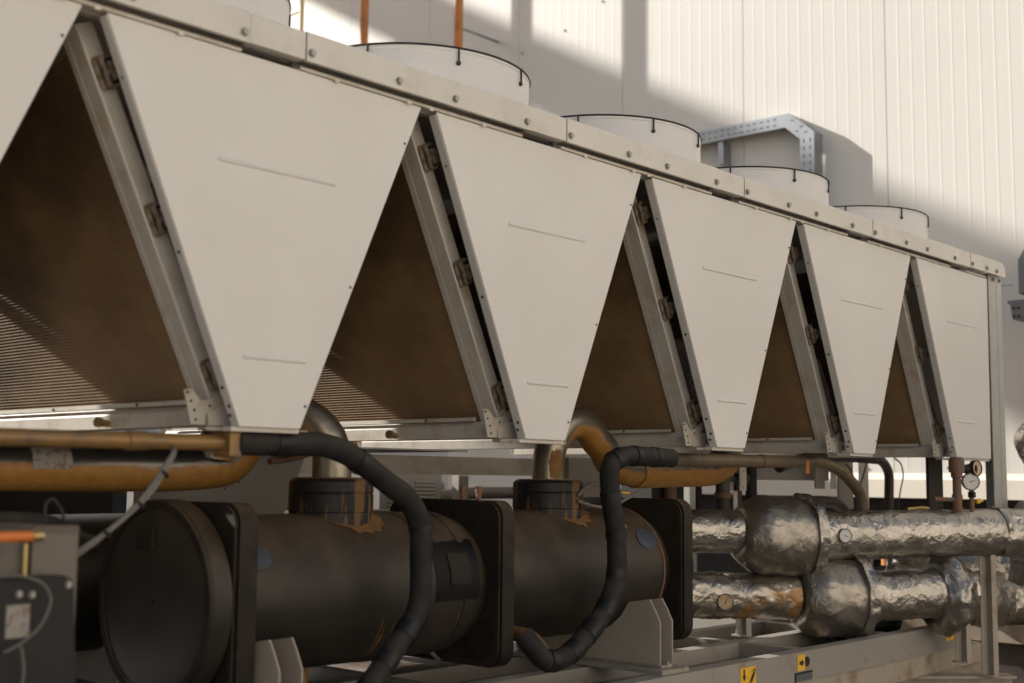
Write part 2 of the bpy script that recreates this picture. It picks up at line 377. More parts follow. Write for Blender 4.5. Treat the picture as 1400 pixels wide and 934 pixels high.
# perforated cable tray on the wall
ct = thing('cable_tray', 'galvanised perforated cable tray bending down on the wall above the third fan', 'cable tray', (7.33, 2.5, 3.0))
X0 = 7.26
outer = [(6.8, 4.527), (2.15, 4.527), (1.927, 4.340), (1.927, 2.6)]
inner = [(6.8, 4.418), (2.185, 4.418), (2.052, 4.300), (2.052, 2.6)]
bm = bmesh.new()
prism(outer+inner[::-1], 'x', X0, X0+.003, bm)
obj('side_rail', bm, GALV, ct)
bm = bmesh.new(); q = outer
for k in range(3):
    (a, b), (c, d) = q[k], q[k+1]
    vs = [bm.verts.new(p) for p in ((X0+.004, a, b), (X0+.004, c, d), (7.392, c, d), (7.392, a, b))]; bm.faces.new(vs)
q = inner
for k in range(3):
    (a, b), (c, d) = q[k], q[k+1]
    vs = [bm.verts.new(p) for p in ((X0+.004, a, b), (X0+.004, c, d), (X0+.02, c, d), (X0+.02, a, b))]; bm.faces.new(vs)
obj('tray_floor', bm, GALV, ct)
hm = bpy.data.meshes.new('slot'); b2 = box(-.0008, .0008, -.014, .014, -.005, .005); b2.to_mesh(hm); b2.free(); hm.materials.append(SLOTM)
for k in range(26):
    yy = 2.28+k*.062
    for z in (4.450, 4.498): put('slot', hm, (X0-.001, yy, z), ct)
hm2 = bpy.data.meshes.new('slot'); b2 = box(-.0008, .0008, -.005, .005, -.014, .014); b2.to_mesh(hm2); b2.free(); hm2.materials.append(SLOTM)
for k in range(8):
    for yy in (1.962, 2.018): put('slot', hm2, (X0-.001, yy, 4.28-k*.062), ct)
for (yy, z) in ((2.12, 4.465), (2.04, 4.40), (2.08, 4.37), (2.00, 4.35)): put('slot', hm, (X0-.001, yy, z), ct)
obj('support_arm', box(7.28, 7.395, 2.78, 2.83, 4.22, 4.417), GALV, ct)

# galvanised duct at the right edge
du = thing('galvanised_duct', 'galvanised steel duct with bolted collar hanging at the right edge', 'duct', (7.0, .15, 1.9))
obj('duct_body', prism([(.268, 2.87), (.268, 3.10), (.20, 3.21), (.0, 3.21), (.0, 2.87)], 'x', 7.0, 7.3, bev=.004), DUCTG, du)
obj('collar', prism([(.340, 2.805), (.340, 2.825), (-.05, 2.825), (-.05, 2.695), (.308, 2.695), (.322, 2.795)], 'x', 6.98, 7.32, bev=.004), DUCTG, du)
obj('drop_pipe', tube([(7.15, .20, 2.70), (7.15, .20, 1.75)], .06, 20, 0), DUCTG, du, 40)
bmn = boltmesh('bolt', .007, .008, (-1, 0, 0), HOLE)
for yy in (.295, .265):
    for z in (2.715, 2.77): put('bolt', bmn, (6.98, yy, z), du)
obj('stub_wire', tube([(7.0, .30, 2.93), (7.0, .36, 2.935), (7.0, .42, 2.93)], .004, 6, .02), GALV, du)

# ------------------------------------------------------------------ THE CHILLER
P = 1.2; ZA = 2.795; ZB = 1.735; SL = .474; D = 2.25
ch = thing('air_cooled_chiller', 'long cream air-cooled chiller with five V-shaped coil bays and roof fans', 'chiller', (2.9, 1.1, 1.7))
screwh = boltmesh('screw', .0030, .003, (0, -1, 0), HOLE)
screwx = boltmesh('screw', .0042, .003, (-1, 0, -.43), HOLE)
bar_mesh = {}
def emboss(x0, x1, z, par):
    bm = tube([(x0, .0035, z), (x0+.006, .0028, z), (x1-.006, .0028, z), (x1, .0035, z)], .0072, 12, 0); obj('embossed_rib', bm, PAINT, par)
for i in range(-1, 5):
    x = i*P
    last = i == 4
    TL, BL = x+.042, x+.500
    TR, BR = (x+1.172, x+.712) if not last else (5.79, 5.775)
    if i == 0: pass
    face = prism([(TL, ZA), (TR, ZA), (BR, ZB), (BL, ZB)], 'y', 0, .004)
    # folded return on the left edge, and a thin lip on the right and bottom
    def quad(bm, a, b, dy0, dy1, th=.003, sx=1):
        vs = []
        for yy in (dy0, dy1):
            for (px, pz) in (a, b): vs.append(bm.verts.new((px, yy, pz)))
        for yy in (dy1, dy0):
            for (px, pz) in ((b[0]+th*sx, b[1]), (a[0]+th*sx, a[1])): vs.append(bm.verts.new((px, yy, pz)))
        # 0 a0,1 b0,2 a1,3 b1,4 b1',5 a1',6 b0',7 a0'
        for q in ((0, 1, 3, 2), (2, 3, 4, 5), (5, 4, 6, 7), (7, 6, 1, 0), (0, 2, 5, 7), (1, 6, 4, 3)): bm.faces.new([vs[k] for k in q])
    quad(face, (TL-.001, ZA-.006), (BL-.001, ZB+.0), .0045, .036)
    quad(face, (TR-.003, ZA-.002), (BR-.003, ZB), .0045, .028)
    bx(face, BL+.006, BR-.006, .0045, .04, ZB-.001, ZB+.002)
    pn = obj('side_panel', face, PAINT, ch)
    if i >= 0:
        if not last: emboss(x+.400, x+.820, 2.476, pn); emboss(x+.505, x+.725, 1.930, pn)
        else: emboss(5.216, 5.618, 2.489, pn); emboss(5.33, 5.55, 1.935, pn)
        for z in ((2.64, 2.20, 1.84), (2.63, 2.21), (2.64, 2.19, 1.85), (2.62, 2.20, 1.84), (2.65, 1.84))[i % 5]: put('screw', screwx, (TL+(ZA-z)*(BL-TL)/(ZA-ZB)-.0015, .020, z), pn)
        for z in (1.79, 1.765): put('screw', screwx, (TL+(ZA-z)*(BL-TL)/(ZA-ZB)-.0015,   .016 if z > 1.77 else .026, z), pn)
        if not last:
            for z in (2.66, 2.17, 1.80): put('screw', screwh, (TR-(ZA-z)*(TR-BR)/(ZA-ZB)-.012, -.0005, z), pn)
    elif True:
        for z in (2.70,): put('screw', screwh, (TR-(ZA-z)*(TR-BR)/(ZA-ZB)-.010, -.0005, z), pn)
    # back panel
    bk = prism([(TL, ZA), (TR, ZA), (BR, ZB), (BL, ZB)], 'y', D-.004, D)
    obj('back_panel', bk, PAINT, ch)
    obj('base_channel', box(BL-.02, BR+.004, .012, .05, 1.721, ZB-.0015), PAINTD, ch)
    obj('base_rail', box(BL-.075, BR+(.07 if not last else 0), .052, .09, 1.722, ZB-.003), GREYP, ch)
# end panel
obj('end_panel', box(5.93, 5.935, .06, D-.06, 1.75, 2.82), PAINT, ch)

# coils
Nn = Vector((1, 0, SL)).normalized()             # inward normal of a left coil
def coil(xa, sgn):
    """sgn=+1: coil leaning right from the apex (faces the camera side); -1: the opposite coil of the gap"""
    zt, zb, th = 2.735, 1.800, .054
    def X(z): return xa+sgn*(.018+SL*(ZA-.005-z))
    n = Vector((sgn*Nn.x, Nn.z))
    def slab(off0, off1, y0, y1, zt=zt, zb=zb):
        a = Vector((X(zt), zt)); b = Vector((X(zb), zb))
        return prism([tuple(a+n*off0), tuple(b+n*off0), tuple(b+n*off1), tuple(a+n*off1)], 'y', y0, y1)
    core = slab(.0062, th-.006, .197, D-.13)
    co = obj('coil', core, FIN, ch)
    # front casing: lip on the fin side, end plate with a folded ridge
    bm = slab(-.004, .050, .118, .196, 2.785, 1.785)
    obj('coil_casing', bm, PAINTD, co)
    bm = slab(-.006, -.0042, .174, .1985, 2.755, 1.80)
    slab2 = None
    obj('casing_lip', bm, PAINTD, co)
    a = Vector((X(2.76), 2.76))+n*.003; b = Vector((X(1.80), 1.80))+n*.003
    obj('casing_bead', tube([(a.x-.004, .118, a.y), (b.x-.004, .118, b.y)], .004, 6, 0), PAINT, co)
    obj('rear_casing', slab(-.012, th, D-.13, D-.05, 2.76, 1.785), PAINTD, co)
    if sgn > 0:
        # fins: horizontal louvre ridges along y
        bm = bmesh.new(); nf = 98; h = (zt-zb-.008)/nf
        for k in range(nf):
            z = zb+.004+h*k
            ps = [Vector((X(z+h*f_), z+h*f_))+n*d_ for f_, d_ in ((0, .0050), (.06, .0005), (.55, .0034), (.64, .0050))]
            A = [bm.verts.new((p.x, .199, p.y)) for p in ps]; B = [bm.verts.new((p.x, D-.135, p.y)) for p in ps]
            for q in range(3): bm.faces.new((A[q], A[q+1], B[q+1], B[q]))
        obj('fins', bm, FIN, co, stuff=True)
        # three rusty header clamps on the end plate
        for z in (2.66, 2.288, 1.872):
            c2 = Vector((X(z), z))+n*.034; t = Vector((sgn*SL, -1)).normalized()   # down the slope
            def Q(a, b): v = c2+n*a+t*b; return (v.x, v.y)
            bm = prism([Q(-.034, -.036), Q(-.026, -.046), Q(.026, -.046), Q(.034, -.038), Q(.034, .038), Q(.026, .046), Q(-.026, .046), Q(-.034, .036)], 'y', .100, .1175, bev=.004)
            cl = obj('header_clamp', bm, CLAMPF, co, 30)
            bm = prism([Q(-.025, -.035), Q(.027, -.035), Q(.027, .035), Q(-.025, .035)], 'y', .0975, .0995)
            obj('clamp_recess', bm, HOLE, co)
            bm = prism([Q(-.026, -.038), Q(-.010, -.042), Q(-.014, -.02), Q(-.006, 0), Q(-.014, .02), Q(-.010, .042), Q(-.026, .036), Q(-.020, 0)], 'y', .082, .097, bev=.003)
            prism([Q(-.004, -.026), Q(.020, -.022), Q(.028, -.004), Q(.016, .004), Q(.024, .022), Q(-.002, .028), Q(-.008, .0)], 'y', .076, .0965, bm, bev=.005)
            obj('clamp_block', bm, RUSTY, co, 30)
            e = c2+n*.012
            obj('clamp_stub', lathe([(0, .015), (.03, .015), (.03, .010), (.12, .010), (.12, .014), (.14, .014)], (e.x, .090, e.y), (1, .25, 0), 12), BOLT if z < 2 else RUSTY, co)
    return co, X
for i in range(-1, 5):
    xa = i*P
    if i >= 0:
        co, X = coil(xa, 1)
        # y-direction support tray under the coil + gusset plate
        xt = xa+.462
        tr = obj('support_tray', prism([(xt, 1.737), (xt-.004, 1.777), (xt+.012, 1.797), (xt+.09, 1.797), (xt+.09, 1.737)], 'y', .094, D-.06), PAINTD, ch)
        obj('tray_flange', box(xt-.010, xt+.0, .206, D-.14, 1.7985, 1.8115), PAINTD, tr)
        gp = prism([(xa+.374, 1.833), (xa+.398, 1.837), (xa+.432, 1.806), (xa+.470, 1.812), (xa+.520, 1.842), (xa+.535, 1.812), (xa+.448, 1.766), (xa+.447, 1.7385), (xa+.400, 1.7385), (xa+.390, 1.778)], 'y', .088, .0925)
        gu = obj('gusset_plate', gp, GUSP, ch)
        for dx, z in ((.386, 1.826), (.398, 1.803), (.410, 1.778), (.460, 1.792), (.415, 1.752)): put('screw', screwh, (xa+dx, .0878, z), gu)
        obj('bottom_rod', tube([(xa+.555, .16, 1.765), (xa+.70, .16, 1.765)], .014, 10, 0), RUSTY, ch, 40)
        for yy in (.45, .95): put('screw', screwx, (xt-.010, yy, 1.805), tr)
        if i == 0 or i == 1:
            obj('drain_stub', lathe([(0, .012), (.03, .012), (.03, .016), (.045, .016)], (xt-.004, .62, 1.752), (-1, -.2, .1), 10), BRASS, tr)
    coil(xa+P if i < 4 else 5.95+.3, -1) if i < 4 else None
# inner dark plenum pieces seen between panel return and coil: pipes and copper tails
for i in range(5):
    xa = i*P
    bm = bmesh.new()
    tube([(xa+.60, .20, 1.76), (xa+.60, .16, 1.90), (xa+.50, .20, 2.2)], .018, 10, .06, bm)
    tube([(xa+.56, .13, 1.78), (xa+.66, .14, 1.77), (xa+.70, .3, 1.80)], .022, 10, .04, bm)
    obj('header_pipe', bm, RUSTY, ch, 40)
    obj('inner_strut', prism([(xa+.30, 2.40), (xa+.34, 2.40), (xa+.60, 1.80), (xa+.56, 1.80)], 'y', .30, .33), GREYP, ch)

# top deck and rails
deck = obj('roof_deck', box(-1.4, 5.93, .0605, D-.03, 2.83, 2.9), PAINT, ch)
rb = boltmesh('bolt', .010, .010, (0, -1, 0), BOLT)
def rail(x0, x1, longp, end=False):
    y0 = -.040
    if longp:
        prof = [(y0, 2.816), (y0, 2.902), (y0+.006, 2.906), (.06, 2.906), (.06, 2.901), (y0+.004, 2.901), (y0+.004, 2.820), (-.026, 2.820), (-.026, 2.816)]
    else:
        prof = [(y0+.002, 2.818), (y0+.002, 2.899), (y0+.008, 2.904), (.06, 2.904), (.06, 2.899), (y0+.006, 2.899), (y0+.006, 2.822), (.01, 2.822), (.01, 2.818)]
    bm = bmesh.new(); prism(prof, 'x', x0, x1, bm)
    r = obj('top_rail', bm, RAILP, ch)
    return r
for i in range(-1, 5):
    x = i*P
    if i < 4:
        r1 = rail(x+.668, x+1.665, True); r2 = rail(x+1.6675, x+1.8635, False)
        for dx in (.686, 1.036, 1.289, 1.645): put('bolt', rb, (x+dx, -.0405, 2.842), r1)
        for dx in (.80, 1.10, 1.20, 1.45): obj('rail_tab', box(x+dx, x+dx+.018, -.012, -.0085, 2.790, 2.800), RAILP, r1)
    else:
        # last rail with a rounded end
        bm = prism([(x+.668, 2.820), (x+.668, 2.905), (x+1.10, 2.905), (x+1.15, 2.893), (x+1.172, 2.865), (x+1.172, 2.820)], 'y', -.040, -.034)
        bx(bm, x+.668, x+1.12, -.0335, .05, 2.898, 2.904)
        r1 = obj('top_rail', bm, RAILP, ch)
        for dx in (.686, 1.036, .89): put('bolt', rb, (x+dx, -.0405, 2.842), r1)
# lower lip strip behind rail (header strip the panels hang from)
for i in range(-1, 5):
    a_, b_ = i*P+.672, min(i*P+1.66, 5.76)
    obj('header_strip', box(a_, b_, -.008, .03, 2.7965, 2.806), PAINTD, ch); obj('header_channel', box(a_, b_, .032, .06, 2.79, 2.829), GREYP, ch)
# end post
bm = bmesh.new(); bx(bm, 5.798, 5.905, -.006, .0, .84, 2.852); bx(bm, 5.9055, 5.985, -.010, .09, .84, 2.850, bev=.012)
po = obj('corner_post', bm, POSTP, ch)
for dx, z in ((5.86, 2.800), (5.945, 2.800)): put('bolt', rb, (dx, -.0105, z), po)
obj('rear_post', box(5.9, 5.985, D-.06, D, .84, 2.85), POSTP, ch)
# frame beams below the coils
for y in (2.19,): obj('frame_beam', box(-1.2, 5.89, y, y+.05, 1.612, 1.715), PAINTD, ch)
obj('frame_beam', box(3.2, 5.79, 1.05, 1.10, 1.60, 1.70), GREYP, ch)
for x in (-.9, 1.55, 3.65): obj('rear_leg', box(x, x+.08, 2.245, 2.30, .84, 1.61), GREYP, ch)

# fans
ZR = 3.150; RF = .468
for row, yc in enumerate((.675, 1.54)):
    for k in range(-1, 5):
        x = P*(k+.5)-.045; c = (x, yc, 2.907)
        bm = bmesh.new(); seg = 64; h = ZR-2.907
        prof = [(RF-.004, 0), (RF, 0), (RF, h-.012), (RF+.003, h-.008), (RF+.003, h), (RF-.006, h), (RF-.006, .0)]
        rings = [[bm.verts.new((x+r*math.cos(2*math.pi*j/seg), yc+r*math.sin(2*math.pi*j/seg), 2.907+z)) for j in range(seg)] for r, z in prof]
        for a in range(len(rings)):
            A, B = rings[a], rings[(a+1) % len(rings)]
            for j in range(seg): bm.faces.new((A[j], A[(j+1) % seg], B[(j+1) % seg], B[j]))
        fs = obj('fan_shroud', bm, FANP, ch, 30)
        bm = bmesh.new()
        for rr in ((RF+.004,) if row else (RF+.004, .40, .31, .22, .13)):
            tube([(x+rr*math.cos(2*math.pi*j/48), yc+rr*math.sin(2*math.pi*j/48), ZR+.004) for j in range(49)], .0042, 6, 0, bm, cap=False)
        for j in range(9):
            a = R(-152.5+40.7*j)
            tube([(x+.08*math.cos(a), yc+.08*math.sin(a), ZR+.008), (x+(RF+.004)*math.cos(a), yc+(RF+.004)*math.sin(a), ZR+.006)], .0035, 5, 0, bm)
        obj('fan_guard', bm, INK, fs)
        bm = bmesh.new(); nb_ = 6
        for j in range(nb_):
            a = 2*math.pi*j/nb_; pts = []
            for (r, da, z) in ((.10, -.25, .03), (.44, -.28, .05), (.45, .16, .12), (.10, .3, .10)):
                pts.append(bm.verts.new((x+r*math.cos(a+da), yc+r*math.sin(a+da), 2.95+z)))
            bm.faces.new(pts)
        lathe([(0, .11), (.13, .11), (.15, .08)], (x, yc, 2.95), (0, 0, 1), 20, bm)
        obj('fan_blades', bm, BLACKP, fs)
        if row == 0:
            for j in range(9):
                a = R(-152.5+40.7*j); ca, sa = math.cos(a), math.sin(a); r0 = RF+.007
                bm = tube([(x+(r0)*ca, yc+r0*sa, ZR+.006), (x+r0*ca, yc+r0*sa, ZR-.046)], .0038, 6, 0)
                lathe([(0, .009), (.008, .008)], (x+(RF+.002)*ca, yc+(RF+.002)*sa, ZR-.053), (ca, sa, 0), 10, bm)
                obj('guard_clip', bm, INK, fs)

# ------------------------------------------------------------------ skid frame
sk = thing('skid_frame', 'grey painted steel base frame under the chiller carrying yellow warning labels', 'base frame', (2.5, .5, .71))
def cbeam(y0, z0, z1, x0, x1, w_=.07, m=SKID):
    bm = prism([(y0, z0), (y0+w_, z0), (y0+w_, z0+.012), (y0+.010, z0+.012), (y0+.010, z1-.012), (y0+w_, z1-.012), (y0+w_, z1), (y0, z1)], 'x', x0, x1)
    return obj('long_beam', bm, m, sk)
ob = cbeam(0, .706, .838, -.9, 5.22)
cbeam(.39, .72, .835, -.9, 5.2); cbeam(.78, .72, .835, -.9, 5.2); cbeam(2.1, .72, .835, -.9, 5.2)
for x in (-.45, 1.74, 3.67, 4.54):
    for ya, yb in ((.0715, .3895), (.4605, .7795), (.8505, 2.09)): obj('cross_beam', prism([(x, .7685), (x+.008, .7685), (x+.008, .823), (x+.06, .823), (x+.06, .833), (x, .833)], 'y', ya, yb), SKID, sk)
for y0, y1, x1 in ((.0715, .3895, 5.15), (.4605, .7795, 5.15), (.8505, 2.09, 4.61)):
    obj('drip_pan', box(-.5, x1, y0, y1, .760, .768), PAN, sk)
# slot in the outer beam
obj('lifting_slot', box(3.51, 3.66, -.0015, .0, .710, .748), SLOTM, sk); obj('slot_rim', box(3.505, 3.516, -.003, .0, .707, .751), HOLE, sk); obj('slot_rim', box(3.5165, 3.66, -.003, .0, .7425, .7505), HOLE, sk)
obj('lower_beam', box(3.3, 5.6, .012, .06, .60, .7035), CREAMC, sk)
lab = []
def label(x0, x1, z0, z1): return obj('warning_label', box(x0, x1, -.0022, -.0004, z0, z1), YEL, sk)
def arrow_down(par, x, z, s):
    obj('arrow_mark', prism([(x-.12*s, z+.5*s), (x+.12*s, z+.5*s), (x+.12*s, z-.05*s), (x+.3*s, z-.05*s), (x, z-.5*s), (x-.3*s, z-.05*s), (x-.12*s, z-.05*s)], 'y', -.0032, -.0024), INK, par)
def arrow_right(par, x, z, s):
    obj('arrow_mark', prism([(x-.5*s, z-.2*s), (x-.5*s, z+.2*s), (x, z+.2*s), (x, z+.4*s), (x+.5*s, z), (x, z-.4*s), (x, z-.2*s)], 'y', -.0032, -.0024), INK, par)
l1 = label(3.060, 3.182, .735, .816); arrow_down(l1, 3.088, .785, .048)
for k in range(4):
    x = 3.125+k*.009; z = .745+k*.006
    obj('hook_mark', prism([(x, z), (x+.003, z-.002), (x+.030, z+.040), (x+.027, z+.042)], 'y', -.0032, -.0024), INK, l1)
obj('hook_mark', prism([(3.125, .745), (3.155, .758), (3.153, .762), (3.123, .749)], 'y', -.0032, -.0024), INK, l1)
obj('hook_mark', prism([(3.145, .795), (3.168, .808), (3.172, .785), (3.169, .785), (3.166, .803), (3.146, .792)], 'y', -.0032, -.0024), INK, l1)
l2 = label(3.530, 3.594, .757, .826); arrow_right(l2, 3.566, .790, .040)
obj('access_hole', lathe([(0, .022), (.002, .022)], (3.615, -.0002, .792), (0, -1, 0), 20), HOLE, sk)
l3 = label(5.095, 5.19, .755, .826); obj('arrow_mark', box(5.118, 5.135, -.0032, -.0024, .772, .808), INK, l3); 
obj('arrow_mark', box(5.136, 5.155, -.0032, -.0024, .772, .779), INK, l3)

# ------------------------------------------------------------------ black heat exchanger vessel
YC, ZC, RS = .45, 1.222, .252
ve = thing('heat_exchanger_vessel', 'long black insulated vessel lying under the chiller, in three flanged sections', 'vessel', (1.8, YC, .84))
def rrect(hw, r, n=6):
    out = []
    for cx, cz, a0 in ((hw-r, hw-r, 0), (-hw+r, hw-r, 90), (-hw+r, -hw+r, 180), (hw-r, -hw+r, 270)):
        for k in range(n+1):
            a = R(a0+90*k/n); out.append((YC+cx+r*math.cos(a), ZC+cz+r*math.sin(a)))
    return out
for j, xf in enumerate((.70, 1.83, 2.955)):
    bm = prism(rrect(.295, .065), 'x', xf-.085, xf, bev=.012)
    fl = obj('flange_plate', bm, BLACK, ve, 35)
    # raised lip on the near face
    o_, i_ = rrect(.290, .062), rrect(.268, .05)
    bm = bmesh.new()
    for x_ in (xf-.089,):
        A = [bm.verts.new((x_, *p)) for p in o_]; B = [bm.verts.new((x_, *p)) for p in i_]; C = [bm.verts.new((xf-.084, *p)) for p in o_]; Dd = [bm.verts.new((xf-.084, *p)) for p in i_]
        n_ = len(A)
        for k in range(n_):
            m_ = (k+1) % n_; bm.faces.new((A[k], A[m_], B[m_], B[k])); bm.faces.new((A[k], C[k], C[m_], A[m_])); bm.faces.new((B[k], B[m_], Dd[m_], Dd[k]))
    obj('flange_lip', bm, BLACK, fl, 40)
def shell(x0, x1):
    def wob(x, a): return .0022*noise.noise(Vector((x*3, math.cos(a)*1.2, math.sin(a)*1.2)))
    bm = bmesh.new(); seg = 72; n = 30; rings = []
    for i in range(n+1):
        x = x0+(x1-x0)*i/n; rings.append([])
        rr = RS
        if i >= n-2: rr -= .012*(i-n+2)
        if i in (18, 19): rr += .003
        for k in range(seg):
            a = 2*math.pi*k/seg; r = rr+wob(x, a); rings[-1].append(bm.verts.new((x, YC+r*math.cos(a), ZC+r*math.sin(a))))
    for i in range(n):
        for k in range(seg): bm.faces.new((rings[i][k], rings[i][(k+1) % seg], rings[i+1][(k+1) % seg], rings[i+1][k]))
    return obj('shell_section', bm, SHELL, ve, 40)
s1 = shell(.70, 1.742); s2 = shell(1.83, 2.868)
# weld seam rings
for x in (1.62, 2.80): obj('seam_ring', lathe([(-.008, RS-.004), (-.006, RS+.004), (.002, RS+.004), (.004, RS-.004)], (x, YC, ZC), (1, 0, 0), 72), RUSTPIPE if x > 2 else SHELL, ve, 40)
obj('seam_ring', lathe([(-.006, RS-.004), (-.004, RS+.003), (.03, RS+.003), (.034, RS-.004)], (1.45, YC, ZC), (1, 0, 0), 72), SHELL, ve, 40)
# left end cap, right end dome
RC = .303
bm = lathe([(0, .001), (-.010, .10), (-.004, .235), (.0, RC-.022), (.002, RC-.006), (.010, RC), (.068, RC), (.078, RC-.01), (.080, .05)], (.533, YC, ZC), (1, 0, 0), 72)
cap = obj('end_cap', bm, SHELL, ve, 30)
obj('cap_ring', lathe([(0, RC-.03), (-.006, RC-.028), (-.006, RC-.004), (0, RC-.002)], (.5325, YC, ZC), (1, 0, 0), 72), BLACK, cap, 30)
bm = box(.514, .527, .44, .53, ZC+.15, ZC+.215, bev=.004); obj('cap_badge', bm, BLACK, cap)
obj('end_dome', lathe([(0, .27), (.04, .262), (.09, .23), (.12, .16), (.13, .01)], (2.956, YC, ZC), (1, 0, 0), 64), BLACK, ve, 40)
# scraped, rusty hoops of tape residue low on the shells
for (x, a0, a1, r_) in ((1.245, 195, 232, .0022), (1.262, 205, 243, .0035), (1.30, 200, 228, .002), (1.315, 212, 246, .0045), (1.34, 205, 236, .002), (2.36, 205, 238, .003), (2.39, 210, 236, .0018), (1.60, 198, 212, .0016)):
    sec = s1 if x < 1.8 else s2
    pts = [(x+.004*noise.noise((a*.3, x*9, 0)), YC+(RS+.0015)*math.cos(R(a)), ZC+(RS+.0015)*math.sin(R(a))) for a in range(a0, a1, 2)]
    obj('rust_scrape', tube(pts, r_, 5, 0, radf=lambda u, r_=r_: r_*(.35+.65*abs(math.sin(u*9+r_*4000)))*(1-abs(2*u-1)**3)+.0002), RUSTSTAIN, sec)
# stickers and patch, bent onto the shell
def patch(x0, x1, a0, a1, m, name, par, off=.0035, th=.002, ell=False, ragged=0):
    bm = bmesh.new(); nx, na = 10, 12; G = []
    for i in range(nx+1):
        G.append([])
        for k in range(na+1):
            u, v = i/nx*2-1, k/na*2-1
            if ell: u, v = u*math.sqrt(1-v*v/2), v*math.sqrt(1-u*u/2)
            x = (x0+x1)/2+u*(x1-x0)/2; a = R((a0+a1)/2+v*(a1-a0)/2+(ragged*noise.noise((x*40, 1, 2)) if k == 0 else 0))
            G[-1].append(bm.verts.new((x, YC+(RS+off)*math.cos(a), ZC+(RS+off)*math.sin(a))))
    for i in range(nx):
        for k in range(na): bm.faces.new((G[i][k], G[i+1][k], G[i+1][k+1], G[i][k+1]))
    bmesh.ops.solidify(bm, geom=bm.faces[:], thickness=th)
    return obj(name, bm, m, par)
# shell angles: 180 = facing the camera side (-y), 90 = top
patch(.705, .80, 140, 158, BLUE, 'blue_sticker', s1, ell=True)
patch(2.66, 2.78, 138, 160, BLUE, 'blue_sticker', s2, ell=True)
p0 = patch(1.47, 1.68, 143, 190, TAPE, 'rubber_patch', s1, off=.006, ragged=6)
patch(1.535, 1.635, 154, 178, SHELL, 'patch_window', s1, off=.010)
# nozzle collars
for xc in (1.21, 2.345):
    z0 = ZC+.18
    bm = lathe([(0, .141), (z0*0+.06, .143), (.075, .141), (.08, .144), (.135, .144), (.14, .141), (.145, .144), (.178, .142), (.188, .132), (.192, .07)], (xc, YC, z0), (0, 0, 1), 56)
    # flare: residue ring
    cl = obj('nozzle_collar', bm, COLLAR, ve, 30)
    bm = bmesh.new(); seg = 60; rings = []
    for rr, dz in ((.134, .002), (.149, .0)):
        ring = []
        for k in range(seg):
            a = 2*math.pi*k/seg; r2 = rr+(.012*noise.noise((math.cos(a)*3, math.sin(a)*3, xc)) if rr > .15 else 0)
            yy = r2*math.sin(a); ring.append(bm.verts.new((xc+r2*math.cos(a), YC+yy, ZC+math.sqrt((RS+dz+.002)**2-yy*yy))))
        rings.append(ring)
    for k in range(seg): bm.faces.new((rings[0][k], rings[0][(k+1) % seg], rings[1][(k+1) % seg], rings[1][k]))
    obj('residue_ring', bm, RUSTSTAIN, cl)
    rings = []; bm = bmesh.new()
    for rr, dz in ((.142, .0025), (.185, .0005)):
        ring = []
        for k in range(31):
            a = R(-112+100*k/30); r2 = rr
            if rr > .15: r2 = .144+.040*math.sin(math.pi*k/30)**.6*(.75+.5*noise.noise((k*.35, xc*3, 1)))
            yy = r2*math.sin(a); ring.append(bm.verts.new((xc+r2*math.cos(a), YC+yy, ZC+math.sqrt((RS+dz+.0028)**2-yy*yy))))
        rings.append(ring)
    for k in range(30): bm.faces.new((rings[0][k], rings[0][k+1], rings[1][k+1], rings[1][k]))
    obj('foam_residue', bm, RUSTSTAIN, cl)
    obj('residue_top', lathe([(0, .128), (.003, .126), (.004, .07)], (xc, YC, z0+.1895), (0, 0, 1), 40), RUSTSTAIN, cl)
# saddles: U of two plates
def saddle(x0):
    for x in (x0, x0+.082):
        pts = [(.07, .868), (.07, 1.035), (.095, 1.08), (.135, 1.115)]
        for k in range(9):
            a = R(207+k*(333-207)/8); pts.append((YC+(RS+.006)*math.cos(a), ZC+(RS+.006)*math.sin(a)))
        pts += [(.765, 1.115), (.83, 1.035), (.83, .868)]
        pts[3] = (.120, 1.122)
        pl_ = obj('saddle_plate', prism(pts, 'x', x, x+.008), SADP, ve)
        obj('plate_edge', tube([(x+.004, .0685, .87), (x+.004, .0685, 1.035), (x+.004, .0935, 1.082), (x+.004, .118, 1.120)], .0035, 6, 0), CREAMC, pl_)
    obj('saddle_base', box(x0+.0085, x0+.0815, .066, .83, .858, .868), CREAMC, ve)
    put('bolt', rb, (x0+.04, .066, .875), ve)
    obj('saddle_foot', box(x0-.05, x0+.13, .02, .86, .8395, .8575), SKID, ve)
saddle(2.583); saddle(.712)
# lugs on flange tops
lug = None
for (x, y) in ((1.78, .30), (1.78, .38), (1.70, .60)):
    bm = lathe([(0, .010), (.03, .010), (.03, .014), (.05, .013)], (x, y, ZC+.295), (0, 0, 1), 12); obj('stud', bm, RUSTPIPE, ve)
# second vessel further back, seen in the dark at the left
v2 = thing('rear_vessel', 'dark vessel in the shade behind the near vessel, left end', 'vessel', (.3, 1.45, .84))
obj('shell', tube([(-1.2, 1.45, 1.2), (2.9, 1.45, 1.2)], .25, 48, 0), SHELL, v2, 40)
for x in (-.3, .9, 2.4): obj('saddle', box(x, x+.08, 1.25, 1.65, .84, 1.0), GREYP, v2)

